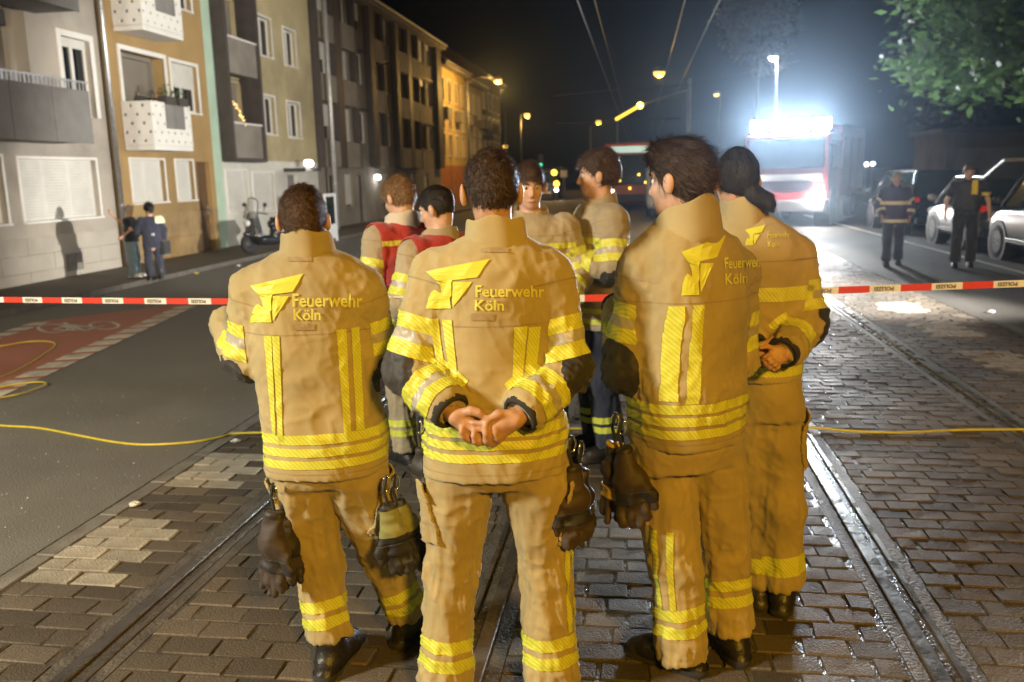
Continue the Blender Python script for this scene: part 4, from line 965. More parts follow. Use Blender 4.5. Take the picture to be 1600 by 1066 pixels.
# tall pale pipe post at the corner
lp = MB().tube([(XW+.6, 32.45, -.3), (XW+.6, 32.45, 9.8)], .075, 12)
for z in (1.5, 2.6, 3.6): lp.tube([(XW+.6, 32.45, z), (XW+.6, 32.45, z+.06)], .095, 12)
tag(lp.build('pole', mat('galvanised', (.5, .5, .5), .4, .15, 4, metal=.4), smooth=True), 'tall slim pale metal pole in front of the house corner', 'pole')
# ---- house four: long grey brown block of bays
H4 = empty('apartment_house', (XW, 42, Z0)); tag(H4, 'long grey brown apartment block with dark window bays', 'house', 'houses along the left side')
ztop = 9.3
bays = []; y = 32.35; kinds = [('loggia', 2.0), ('strip', .55), ('bay', 2.0), ('wall', 2.0), ('strip', .6), ('bay', 1.6), ('wall', 2.0), ('strip', .5), ('bay', 1.9), ('strip', .5), ('bay', 1.7), ('wall', 2.6), ('wall', 1.7), ('strip', 1.3)]
holes = []
for kd, w in kinds:
    bays.append((kd, y, y+w))
    if kd in ('wall', 'bay', 'loggia'):
        for zz in (3.25, 5.75, 8.0): holes.append((y+.28, y+w-.28, zz, min(zz+1.35, ztop-.1)))
    y += w
yend = y
gh = [(33.2, 34.3, .5, 1.9), (35.3, 36.3, .5, 1.9), (37.0, 38.0, Z0+.1, 1.9), (40.5, 41.6, .6, 1.9), (43, 44, .6, 1.9), (46, 47, .6, 1.9), (49, 50, .6, 1.9)]
wall_with_holes('wall', 32.35, yend, 2.2, ztop, holes, M['w_grey'], H4)
wall_with_holes('base_wall', 32.35, yend, Z0, 2.2, gh, M['w_panel'], H4)
core(H4, 32.35, yend, ztop)
random.seed(11)
for (a, b_, c, d) in holes: window(H4, a, b_, c, d, 1, random.choice([0, 0, .25, .6, .98]), None, True, fm=M['w_white'] if random.random() < .6 else M['w_panel'])
for i, h in enumerate(gh): window(H4, *h, 1, [0, .9, 0, .9, 0, .98, .9][i], None, i != 2, fm=M['w_panel'])
for kd, a, b_ in bays:
    if kd == 'strip': MB().box(XW-.02, XW+.3, a, b_, 2.2, ztop-.02).build('cladding_strip', M['w_dark'], H4, bev=.01)
    elif kd in ('bay', 'loggia'):
        for zz in (3.25, 5.75, 8.0): MB().box(XW+.01, XW+.28, a+.02, b_-.02, zz-1.08, zz-.06).build('bay_panel', M['w_panel'], H4, bev=.01)
        MB().box(XW+.01, XW+.3, a, a+.1, 2.15, ztop-.02).box(XW+.01, XW+.3, b_-.1, b_, 2.15, ztop-.02).build('bay_frame', M['w_dark'], H4)
    else:
        for zz in (3.25, 5.75): MB().box(XW+.004, XW+.09, a+.01, b_-.01, zz+1.42, zz+1.5).build('string_course', M['w_dark'], H4)
roof(H4, 32.35, yend, ztop, .55)
# ---- amber lit house and the ones beyond
def far_house(y0, y1, ztop, m, label, rows=3, cols=3, pane=None, off=0.0, base=None):
    h = empty('apartment_house', (XW, y0, Z0)); tag(h, label, 'house', 'houses along the left side'); hs = []
    dy = (y1-y0)/cols
    for c in range(cols):
        for r in range(rows):
            z = 3.0+r*(ztop-3.4)/rows; hs.append((y0+dy*(c+.25), y0+dy*(c+.75), z, z+1.35))
    wall_with_holes('wall', y0, y1, 2.4, ztop, hs, m, h, x=XW+off); wall_with_holes('base_wall', y0, y1, Z0, 2.4, [], base or m, h, x=XW+off)
    core(h, y0, y1, ztop)
    for q in hs: window(h, *q, 1, 0, .08, True, x=XW+off, pane=pane)
    b = MB()
    for c in range(cols):
        if c % 2 == 0: MB().box(XW+off, XW+off+.5, y0+dy*(c+.2), y0+dy*(c+.8), 5.2, 5.9).build('balcony', M['bal_grey'], h)
    roof(h, y0, y1, ztop); return h
yA = yend+.02
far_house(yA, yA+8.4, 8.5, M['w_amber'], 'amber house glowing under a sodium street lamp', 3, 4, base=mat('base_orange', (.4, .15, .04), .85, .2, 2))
far_house(yA+8.42, yA+15, 8.2, M['w_yellow'], 'pale narrow house just beyond the amber lit house', 3, 3)
far_house(yA+15.02, yA+24, 9.2, M['w_grey'], 'dark taller house with roof dormer further down the street', 3, 4)
# ================================================================== vehicles
M['tyre'] = mat('tyre', (.02, .02, .02), .8, .2, 20)
M['rim'] = mat('alloy_rim', (.3, .3, .31), .3, .1, 8, metal=.8)
M['blackp'] = mat('black_plastic', (.025, .025, .027), .5, .2, 10)
M['carglass'] = mat('car_glass', (.02, .03, .03), .05, .1, 3, spec=.7)
M['p_red'] = mat('fire_red_paint', (.42, .025, .02), .3, .1, 3, coat=.6)
M['p_white'] = mat('white_vehicle_paint', (.7, .7, .7), .35, .06, 3, coat=.5)
M['p_silver'] = mat('silver_paint', (.5, .5, .52), .3, .08, 3, metal=.5, coat=.7)
M['p_grey'] = mat('grey_paint', (.09, .09, .1), .28, .08, 3, metal=.5, coat=.7)
M['p_dark'] = mat('dark_paint', (.02, .022, .026), .25, .1, 3, coat=.8)
M['p_bus'] = mat('bus_orange_red', (.35, .07, .02), .4, .1, 3, coat=.4)
M['tail'] = mat('tail_lamp', (.5, .01, .01), .3, .1, 5, emit=(1, .04, .02), es=.25)
M['chrome'] = mat('chrome', (.7, .7, .7), .15, .05, 5, metal=1)
M['flood'] = mat('floodlight_lens', (1, 1, 1), emit=(.86, .95, 1), es=520)
M['headl'] = mat('headlight_lens', (1, 1, 1), emit=(1, .96, .9), es=500)
M['headl_s'] = mat('headlight_small', (1, 1, 1), emit=(1, .95, .85), es=60)
M['headl_off'] = mat('headlight_off', (.75, .78, .8), .1, .1, 5)
M['amber'] = mat('amber_lamp', (1, .6, .1), emit=(1, .58, .05), es=5)
M['green'] = mat('green_signal', (.1, 1, .5), emit=(.08, 1, .55), es=2.5)
M['sodium'] = mat('sodium_bulb', (1, .7, .2), emit=(1, .55, .09), es=2.2)
M['ledw'] = mat('white_street_lamp', (1, 1, 1), emit=(.92, .97, 1), es=12)
M['lampmetal'] = mat('lamp_metal', (.22, .22, .22), .5, .15, 4, metal=.5)
M['plate'] = mat('number_plate', (.75, .75, .72), .4, .05, 10)
def wheel(root, x, y, r, side, w=.2):
    t = MB().lathe([(r*.62, -w/2), (r*.9, -w/2), (r, -w/2+.03), (r, w/2-.03), (r*.9, w/2), (r*.62, w/2)], (x, y, r), (1, 0, 0), 24).build('wheel', M['tyre'], root, smooth=True)
    b = MB().lathe([(.001, w/2-.06), (r*.16, w/2-.03), (r*.2, w/2-.05), (r*.56, w/2-.05), (r*.64, w/2-.01), (r*.66, w/2-.03)], (x, y, r), (side, 0, 0), 24)
    b.build('rim', M['rim'], t, smooth=True)
    b = MB()
    for i in range(5):
        a = 2*math.pi*i/5; d = Vector((0, math.cos(a), math.sin(a)))
        c = Vector((x+side*(w/2-.035), y, r)); b.cyl(c+d*r*.12, c+d*r*.6, .035, .025, 6)
    b.build('spokes', M['rim'], t)
def car(label, loc, rz, L, Wd, Ht, paint, belt=.92, hood=.88, nose=.95, tailgate=False, tall=False, group='cars parked on the right'):
    root = empty('parked_car'); root['label'] = label; root['category'] = 'car'; root['group'] = group
    w = Wd/2; y0, y1 = -L/2, L/2
    st = [(y0, .42, belt-.12, w*.88), (y0+.12, .3, belt, w*.95), (y0+.8, .22, belt+.02, w), (0, .2, belt, w), (y1-1.0, .22, belt-.03, w), (y1-.5, .24, hood-.06, w*.98), (y1-.14, .3, hood-.2, w*.9), (y1, .42, hood-.32, w*.78)]
    V = []; k = 10
    for y, zb, zs, hw in st:
        h = [(hw*.86, zb), (hw*.98, zb+.1), (hw, (zb+zs)/2), (hw*.97, zs-.08), (hw*.86, zs)]
        V += [(x, y, z) for x, z in h]+[(-x, y, z) for x, z in h[::-1]]
    F = [(i*k+j, i*k+(j+1) % k, (i+1)*k+(j+1) % k, (i+1)*k+j) for i in range(len(st)-1) for j in range(k)]+[tuple(range(k)), tuple(range(len(st)*k-1, (len(st)-1)*k-1, -1))]
    body = MB().add(V, F).build('body', paint, root, smooth=True); s = body.modifiers.new('s', 'SUBSURF'); s.levels = 1; s.render_levels = 2
    # greenhouse
    ws0, ws1 = y1-(1.05 if not tall else .75), y1-(1.75 if not tall else 1.5); r0, r1 = y0+.1, y0+.28
    zr = Ht; b = MB(); gw, rw = w*.9, w*.74
    P = [(-gw, r0, belt-.03), (gw, r0, belt-.03), (gw, ws0, belt-.06), (-gw, ws0, belt-.06), (-rw, r1, zr-.05), (rw, r1, zr-.05), (rw, ws1, zr-.03), (-rw, ws1, zr-.03)]
    b.add(P, [(0, 1, 5, 4), (1, 2, 6, 5), (2, 3, 7, 6), (3, 0, 4, 7), (4, 5, 6, 7)]); b.build('windows', M['carglass'], root, bev=.04)
    b = MB().box(-rw-.015, rw+.015, r1-.06, ws1+.03, zr-.05, zr); b.build('roof', paint, root, bev=.025)
    for s in (-1, 1):
        PL = lambda a, c, r_: MB().tube([a, c], r_, 6).build('pillar', paint, root, smooth=True)
        PL((s*(gw+.008), ws0, belt-.05), (s*(rw+.008), ws1, zr-.03), .035); PL((s*(gw+.008), r0, belt-.03), (s*(rw+.008), r1, zr-.05), .05)
        ym = (r0+ws0)/2; PL((s*(gw+.006), ym-.1, belt-.03), (s*(rw+.006), ym-.15, zr-.04), .035)
    rw_ = .33 if tall else .31
    for s in (-1, 1):
        for yy in (y1-.85, y0+.8):
            MB().cyl((s*(w-.24), yy, rw_), (s*(w+.004), yy, rw_), rw_+.07, n=24).build('wheel_arch', M['blackp'], root)
            wheel(root, s*(w-.09), yy, rw_, s)
        m = MB().sphere((s*(w+.12), ws0-.35, belt+.08), .1, 10, sc=(1.0, .6, .8)).build('mirror', paint, root, smooth=True)
        MB().sphere((s*w*.72, y1-.13, hood-.22), .16, 10, sc=(.9, .5, .55)).build('headlight', M['headl_off'], root, smooth=True)
        MB().box(s*w*.82-.09, s*w*.82+.09, y0-.01, y0+.12, belt-.14, belt-.03).build('tail_light', M['tail'], root, bev=.02)
        MB().box(s*w*.995-.012, s*w*.995+.012, -.9, .9, .34, .42).build('side_trim', M['chrome'] if paint is M['p_grey'] else M['blackp'], root, bev=.005)
        MB().box(s*w*.985-.012, s*w*.985+.02, .1, .28, belt-.16, belt-.12).build('door_handle', M['chrome'], root)
    MB().box(-.26, .26, y0-.03, y0+.03, .5, .62).build('number_plate', M['plate'], root)
    MB().box(-w*.8, w*.8, y0-.06, y0+.12, .3, .46).build('bumper', M['blackp'], root, bev=.03)
    if tailgate:
        t = MB().add([(-rw, r1, zr), (rw, r1, zr), (rw*1.05, r1-1.0, zr+.34), (-rw*1.05, r1-1.0, zr+.34), (-rw, r1, zr-.06), (rw, r1, zr-.06), (rw*1.05, r1-1.02, zr+.27), (-rw*1.05, r1-1.02, zr+.27)],
                     [(0, 1, 2, 3), (7, 6, 5, 4), (0, 4, 5, 1), (1, 5, 6, 2), (2, 6, 7, 3), (3, 7, 4, 0)]).build('tailgate', paint, root, bev=.02)
        t['label'] = 'raised tailgate'
    root.location = loc; root.rotation_euler.z = rz
    return root
car('grey people carrier with chrome side strip parked at the right edge', (7.45, 15.85, 0), 0, 4.3, 1.85, 1.72, M['p_grey'], belt=1.02, hood=1.0, tall=True)
car('small silver hatchback with raised tailgate parked behind the walking police officer', (7.38, 20.05, 0), 0, 3.3, 1.66, 1.5, M['p_silver'], belt=.95, hood=.92, tailgate=True, tall=True)
car('dark estate car with red tail lamp parked behind the person in purple jacket', (7.5, 25.0, 0), 0, 4.4, 1.85, 1.62, M['p_dark'], belt=.98, hood=.95, tall=True)
sco = empty('motor_scooter'); tag(sco, 'dark motor scooter with curved windscreen parked at the wall left of the leftmost head', 'scooter')
for yy in (-.68, .62): 
    t_ = MB().lathe([(.12, -.05), (.21, -.06), (.25, -.03), (.25, .03), (.21, .06), (.12, .05)], (0, yy, .25), (1, 0, 0), 20).build('wheel', M['tyre'], sco, smooth=True)
    MB().lathe([(.001, .05), (.1, .045), (.13, .03), (.13, -.03), (.1, -.045), (.001, -.05)], (0, yy, .25), (1, 0, 0), 16).build('rim', M['blackp'], t_, smooth=True)
V_ = Vol((-.45, -1.0, .1), (.45, 1.1, 1.15), .02)
V_.rcone((0, -.52, .95), (0, -.5, .45), .13, .2, .05, sq=1.5, side=(1, 0, 0)); V_.rcone((0, -.62, .5), (0, -.75, .5), .1, .08, .05); V_.rcone((0, -.45, .32), (0, .2, .3), .13, .14, .06); V_.rcone((0, .2, .5), (0, .85, .62), .17, .12, .08); V_.rcone((0, .1, .72), (0, .75, .78), .13, .1, .05)
q = V_.mesh(1); npmesh('body', q[0], q[1], M['p_dark'], sco)
wsn = MB(); nn = 9; V2 = []
for j in range(7):
    for i in range(nn):
        a_ = -1.0+2.0*i/(nn-1); zt_ = j/6; w_ = .3*(1-.25*zt_**2); V2.append((w_*math.sin(a_*1.1), -.66+.14*zt_+.12*(1-math.cos(a_*1.1)), .9+.52*zt_-.1*abs(a_)**3*zt_))
wsn.add(V2, [(j*nn+i, j*nn+i+1, (j+1)*nn+i+1, (j+1)*nn+i) for j in range(6) for i in range(nn-1)]); o_ = wsn.build('windscreen', mat('scooter_screen', (.5, .52, .5), .1, .1, 5, alpha=.35), sco, smooth=True); q = o_.modifiers.new('s', 'SOLIDIFY'); q.thickness = .006
MB().tube([V2[k] for k in [j*nn for j in range(7)]+[6*nn+i for i in range(1, nn)]+[j*nn+nn-1 for j in range(5, -1, -1)]], .012, 6).build('screen_rim', M['blackp'], sco, smooth=True)
MB().tube([(-.38, -.32, 1.0), (-.2, -.42, 1.03), (.2, -.42, 1.03), (.38, -.32, 1.0)], .018, 8).build('handlebar', M['blackp'], sco, smooth=True)
for s in (-1, 1):
    MB().tube([(s*.3, -.38, 1.02), (s*.4, -.42, 1.2)], .01, 6).build('mirror_stem', M['blackp'], sco); MB().sphere((s*.42, -.42, 1.24), .07, 10, sc=(1.2, .4, .8)).build('mirror', M['blackp'], sco, smooth=True)
MB().sphere((0, -.7, .78), .09, 10, sc=(1.3, .6, 1)).build('headlight', M['headl_off'], sco, smooth=True); MB().box(-.11, .11, .1, .8, .84, .9).build('seat', M['pad'] if 'pad' in M else M['blackp'], sco, bev=.03)
q = gnd(424, 398); sco.location = (q[0], q[1], q[2]+.09); sco.rotation_euler.z = rad(-28)
# white glazed door frame by the dark car
df = empty('display_frame', (-8.6, 26, zg(-8.6))); q0 = gnd(519, 378)
fx, fy, fz = q0
df.location = (fx, fy, fz)
MB().box(fx-.03, fx+.03, fy-.5, fy-.4, fz, fz+1.5).box(fx-.03, fx+.03, fy+.4, fy+.5, fz, fz+1.5).box(fx-.03, fx+.03, fy-.4, fy+.4, fz+1.4, fz+1.5).box(fx-.03, fx+.03, fy-.4, fy+.4, fz+.1, fz+.55).build('frame', M['p_white'], df, bev=.01)
MB().box(fx-.006, fx+.006, fy-.4, fy+.4, fz+.55, fz+1.4).build('pane', M['carglass'], df)
tag(df, 'white frame standing right behind the head of the leftmost firefighter', 'sign')
# ---- fire engine
T = empty('fire_engine'); tag(T, 'red fire engine with blinding white roof floodlights facing the camera', 'fire engine')
MB().box(-1.25, 1.25, -0.0, 2.1, .75, 2.75).build('cab', M['p_red'], T, bev=.12, seg=3)
MB().box(-1.24, 1.24, 2.15, 6.6, .8, 3.05).build('body', M['p_red'], T, bev=.05)
for i in range(3): MB().box(1.24, 1.27, 2.4+i*1.35, 3.6+i*1.35, 1.0, 2.7).build('roller_shutter', M['chrome'], T, bev=.01)
for i in range(3): MB().box(-1.27, -1.24, 2.4+i*1.35, 3.6+i*1.35, 1.0, 2.7).build('roller_shutter', M['chrome'], T, bev=.01)
MB().box(-1.13, 1.13, -.03, .02, 1.72, 2.58).build('windscreen', M['carglass'], T, bev=.06)
for s in (-1, 1):
    MB().box(s*1.25-.02, s*1.25+.02, .35, 1.15, 1.75, 2.55).build('side_window', M['carglass'], T, bev=.03); MB().box(s*1.25-.02, s*1.25+.02, 1.25, 1.95, 1.75, 2.55).build('side_window', M['carglass'], T, bev=.03)
    MB().box(s*1.0-.17, s*1.0+.17, -.16, -.05, .78, 1.02).build('headlight', M['headl'], T, bev=.04)
    MB().box(s*1.5-.09, s*1.5+.09, .02, .12, 1.7, 2.35).tube([(s*1.22, .1, 2.4), (s*1.5, .07, 2.4), (s*1.5, .07, 2.3)], .025, 6).build('mirror', M['blackp'], T)
    for yy in (.95, 4.9): wheel(T, s*1.08, yy, .5, s, .3)
    MB().cyl((s*.8, .95, .52), (s*1.262, .95, .52), .62, n=28).build('wheel_arch', M['blackp'], T)
MB().box(-1.2, 1.2, -.12, .1, .45, .78).build('bumper', M['p_white'], T, bev=.04)
MB().box(-1.1, 1.1, -.05, .02, 1.36, 1.56).build('white_band', M['p_white'], T, bev=.01)
for i in range(4): MB().box(-.85, .85, -.06, -.02, 1.02+i*.085, 1.07+i*.085).build('grille_bar', M['blackp'], T)
MB().box(-1.28, 1.28, .55, .75, 2.78, 2.84).build('light_bar', M['blackp'], T)
for i in range(4):
    x = -.93+i*.62; h = MB().box(x-.27, x+.27, .42, .62, 2.84, 3.2).build('floodlight', M['blackp'], T, bev=.02)
    MB().box(x-.24, x+.24, .405, .418, 2.87, 3.17).build('lens', M['flood'], h)
for s in (-1, 1): MB().cyl((s*.95, 1.2, 2.75), (s*.95, 1.2, 2.98), .13, .11).build('blue_beacon', mat('blue_beacon', (.05, .1, .6), .2, emit=(.1, .25, 1), es=.6), T, smooth=True)
T.location = (4.35, 27.6, 0); T.rotation_euler.z = rad(-22)
Tm_ = wm(T)
for x in (-.62, .62): lamp_light('floodlight_beam', Tm_ @ Vector((x, .36, 3.0)), 14000, (.72, .87, 1), .2, 17, (.3, 2, 2.9)).data.spot_blend = 1.0
lamp_light('headlight_beam', Tm_ @ Vector((1.0, -.2, .9)), 4000, (1, .96, .9), .1, 20, (1.5, 4, 1.2)); lamp_light('headlight_beam', Tm_ @ Vector((-1.0, -.2, .9)), 1600, (1, .96, .9), .1, 20, (0, 4, 1.2))
# ---- bus
Bz = empty('city_bus'); tag(Bz, 'orange red city bus with lit destination display coming up the tracks', 'bus')
MB().box(-1.25, 1.25, 0, 11.5, .35, 3.0).build('body', M['p_bus'], Bz, bev=.12, seg=3)
MB().box(-1.16, 1.16, -.03, .02, 1.15, 2.5).build('windscreen', M['carglass'], Bz, bev=.05)
MB().box(-.95, .95, -.035, .02, 2.58, 2.86).build('destination_display', mat('bus_display', (.6, .8, .8), emit=(.5, .8, .8), es=.6), Bz)
MB().box(-1.2, 1.2, -.05, .02, .45, .75).build('bumper', M['blackp'], Bz, bev=.03)
for s in (-1, 1):
    MB().box(s*.95-.15, s*.95+.15, -.04, .02, .8, .95).build('headlight', mat('bus_headlight', (1, .9, .8), emit=(1, .8, .6), es=5), Bz, bev=.03)
    MB().sphere((s*1.28, -.02, 1.5), .11, 8).build('marker_lamp', M['amber'], Bz, smooth=True)
    MB().box(s*1.42-.08, s*1.42+.08, -.25, -.15, 1.9, 2.4).tube([(s*1.2, 0, 2.7), (s*1.42, -.2, 2.7), (s*1.42, -.2, 2.4)], .025, 6).build('mirror', M['blackp'], Bz)
    for yy in (2.2, 8.2): wheel(Bz, s*1.1, yy, .48, s, .28)
    for i in range(6): MB().box(s*1.25-.012, s*1.25+.012, 1.0+i*1.7, 2.5+i*1.7, 1.4, 2.5).build('side_window', M['carglass'], Bz, bev=.02)
for x, z in ((-.55, 1.35), (.3, 1.6), (.6, 1.25), (-.1, 1.0)): MB().sphere((x, -.06, z), .05, 8).build('dash_light', M['amber'], Bz)
MB().tube([(-.6, -.05, 1.18), (.25, -.05, 1.6)], .012, 6).build('wiper', M['blackp'], Bz); Bz.location = (-.35, 40, 0)
# ---- vehicle with amber lamps further off
def far_van(label, loc, paint, lamps, heads, h=2.2, w=1.9):
    r = empty('van'); tag(r, label, 'van', 'vehicles down the street')
    MB().box(-w/2, w/2, 0, 4.8, .35, h).build('body', paint, r, bev=.15, seg=3); MB().box(-w*.42, w*.42, -.02, .03, h*.55, h*.88).build('windscreen', M['carglass'], r, bev=.05)
    for s in (-1, 1):
        for yy in (.9, 3.8): wheel(r, s*(w/2-.1), yy, .34, s)
        if heads: MB().sphere((s*w*.36, -.04, .75), .1, 8).build('headlight', heads, r, smooth=True)
    for x, z in lamps: MB().sphere((x, -.1, z), .2, 8).build('amber_lamp', M['amber'], r, smooth=True)
    MB().box(-.3, .3, -.03, .02, .5, .62).build('number_plate', M['plate'], r); r.location = loc; return r
far_van('service van with cluster of amber lamps far down the street', (-6.35, 60, zg(-6.3)), M['p_dark'], [(-.55, 1.9), (.55, 1.9), (-.8, 1.15), (.7, 1.15)], M['headl_s'])
far_van('white van half hidden behind the head of the tall firefighter looking left', (1.15, 33.5, 0), M['p_white'], [], None, 2.0, 1.8)
# ================================================================== lamps, poles, wires
def street_lamp(label, x, y, z, power, mat_, col, pole=True, arm=1.2, r=.16, base=0.0, kind='street_lamp', soft=.2):
    t = empty(kind, (x, y, base)); tag(t, label, 'street lamp', 'street lamps')
    if pole:
        px = x+arm
        MB().tube([(px, y, base), (px, y, z*.6), (px, y, z+.1)], [.09, .07, .05], 10).tube([(px, y, z+.08), (px-(arm*.5), y, z+.2), (x, y, z+.16)], .035, 8).build('pole', M['lampmetal'], t, smooth=True)
        MB().lathe([(.14, 0), (.12, .5), (.1, .52)], (px, y, base), n=12).build('base', M['lampmetal'], t)
    MB().lathe([(.02, .22), (.16, .2), (.26, .06), (.28, 0)], (x, y, z), n=16).build('hood', M['lampmetal'], t, smooth=True)
    MB().sphere((x, y, z-.02), r, 12, sc=(1, 1, .75)).build('bulb', mat_, t, smooth=True)
    if power: lamp_light('street_lamp_light', (x, y, z-.32), power, col, soft)
    return t
SOD = (1, .56, .13)
q_ = pt(778, 125, 57)
street_lamp('sodium lamp on bracket arm in front of the amber lit house', q_[0], q_[1], q_[2], 1500, M['sodium'], SOD, True, -2.0, .26, zg(-9))
q_ = pt(1030, 113, 37.5)
street_lamp('sodium lamp hanging over the middle of the street from a span wire', q_[0], q_[1], q_[2], 260, M['sodium'], SOD, False, 0, .24)
street_lamp('sodium lamp on a slim post beyond the amber lit house', -10.4, 82, 7.1, 500, M['sodium'], SOD, True, -.6, .3, zg(-10))
street_lamp('small sodium lamp hanging far down the street above the bus lane', -4.4, 95, 7.0, 400, M['sodium'], SOD, False, 0, .3)
street_lamp('lowest and farthest sodium lamp at the left end of the street', -18.3, 120, 5.5, 0, M['sodium'], SOD, True, -.8, .34, -.5)
street_lamp('tall white street lamp on a pole behind the fire engine', 7.75, 55, 8.2, 900, M['ledw'], (.92, .96, 1), True, .25, .26)
street_lamp('dim amber lamp on a thin post left of the white street lamp', 5.75, 70, 7.4, 0, mat('amber_dim', (1, .6, .2), emit=(1, .55, .15), es=4), SOD, True, .3, .2)
# long lamp on a mast arm
la = empty('mast_lamp', (2.2, 62, 0)); tag(la, 'long yellow lamp head on slanted arm below the hanging sodium lamp', 'street lamp', 'street lamps')
a, b_ = pt(962, 187, 62), pt(1000, 165, 62)
MB().tube([a, b_], .1, 8).build('tube', mat('yellow_tube', (1, .7, .1), emit=(1, .62, .05), es=2.2), la); MB().sphere(b_, .22, 10).build('bulb', mat('yellow_end', (1, .8, .2), emit=(1, .7, .1), es=9), la)
e = pt(1078, 140, 62); g_ = pt(1080, 262, 62); MB().tube([b_, pt(1045, 150, 62), e], .06, 6).tube([pt(1077, 122, 62), (e[0], e[1], 0)], .14, 10).build('mast', M['lampmetal'], la, smooth=True)
# span wires and contact wires
M['wire'] = mat('wire', (.1, .1, .1), .5, .1, 3, metal=.4)
def wire(label, pts, r): tag(MB().tube(pts, r, 6).build('overhead_wire', M['wire']), label, 'wire', 'overhead tram wires')
for x, z, lb in ((-1.42, 5.6, 'left contact wire over the left tram track'), (-1.28, 6.5, 'upper carrying wire over the left tram track'), (1.78, 5.6, 'right contact wire over the right tram track'), (1.2, 6.4, 'upper carrying wire over the right tram track')):
    wire(lb, [(x, -10, z), (x, 20, z-.05), (x, 60, z), (x, 140, z)], .012)
wire('near span wire crossing the street above the bus', [pt(865, 150, 44), pt(960, 140, 44), pt(1090, 132, 44), pt(1250, 95, 44)], .02)
wire('far span wire crossing below the small sodium lamp', [pt(868, 193, 70), pt(960, 190, 70), pt(1062, 185, 70)], .03)
for xx, yy, lb in ((pt(787, 200, 75)[0], 75, 'thin dark pole left of the far post lamp'), (pt(965, 200, 90)[0], 90, 'thin dark pole above the bus roof'), (pt(923, 205, 100)[0], 100, 'thin dark pole beneath the small hanging lamp')):
    tag(MB().tube([(xx, yy, zg(xx)-.2), (xx, yy, 6.9)], .09, 8).build('pole', M['lampmetal'], smooth=True), lb, 'pole', 'poles down the street')
# traffic signals
def signal(px, py, hd, label):
    p = pt(px, py, hd); t = empty('traffic_light', (p[0], p[1], zg(p[0]))); tag(t, label, 'traffic light', 'green traffic lights')
    MB().tube([(p[0], p[1]+.1, -.3), (p[0], p[1]+.1, p[2]+.6)], .06, 8).build('pole', M['lampmetal'], t)
    MB().box(p[0]-.17, p[0]+.17, p[1]-.1, p[1]+.1, p[2]-.2, p[2]+.8).build('housing', M['blackp'], t, bev=.02)
    for k in range(3): MB().sphere((p[0], p[1]-.12, p[2]+k*.3), .12, 10, sc=(1, .4, 1)).build('lens', M['green'] if k == 0 else M['blackp'], t, smooth=True)
signal(845, 258, 70, 'upper green traffic light beside the amber lamp van'); signal(863, 281, 62, 'lower green traffic light just above the amber lamp van')
p = pt(881, 272, 58); t = empty('street_sign', (p[0], p[1], zg(p[0]))); tag(t, 'small pale square sign left of the curly haired firefighter', 'sign')
MB().box(p[0]-.22, p[0]+.22, p[1]-.02, p[1], p[2]-.22, p[2]+.22).build('board', M['p_white'], t, bev=.01); MB().tube([(p[0], p[1]+.04, zg(p[0])), (p[0], p[1]+.04, p[2]+.2)], .03, 8).build('pole', M['lampmetal'], t)
# lamps behind the camera that light the backs of the front row
street_lamp('sodium street lamp behind the photographer on the right', 3.6, -5.4, 5.6, 3900, M['sodium'], (1, .52, .05), True, 1.2, .2, soft=.5)
street_lamp('neutral street lamp behind the photographer on the left', -7.0, -1.3, 4.7, 4300, M['ledw'], (1, .92, .72), True, -1.2, .2, zg(-7), soft=.5)
# work light on a tripod beyond the right edge: it throws the shadows on the house fronts
wl = empty('work_light', (8.0, 7.6, 0)); tag(wl, 'work light on a tripod right of the view, aimed at the houses', 'work light')
wx, wy, wz = 8.0, 7.6, 2.0
for k in range(3):
    a_ = k*2.094+.5; MB().tube([(wx, wy, 1.1), (wx+.5*math.cos(a_), wy+.5*math.sin(a_), .0)], .016, 6).build('leg', M['lampmetal'], wl)
MB().tube([(wx, wy, .9), (wx, wy, wz-.16)], .02, 8).build('mast', M['lampmetal'], wl)
hd_ = MB().box(-.22, .22, -.06, .06, -.14, .14).build('lamp_head', M['blackp'], None, bev=.02); hd_.location = (wx, wy, wz); hd_.rotation_euler.z = rad(55); hd_.parent = wl; hd_.matrix_parent_inverse = wm(wl).inverted()
ln_ = MB().box(-.2, .2, .061, .068, -.12, .12).build('lens', mat('work_lens', (1, 1, 1), emit=(1, .97, .92), es=60), hd_) ; ln_.matrix_parent_inverse = Matrix()
lamp_light('work_light_beam', (wx-.12, wy+.09, wz), 27000, (1, .95, .86), .12, 44, (-12.2, 24.8, .5)).data.spot_blend = .55
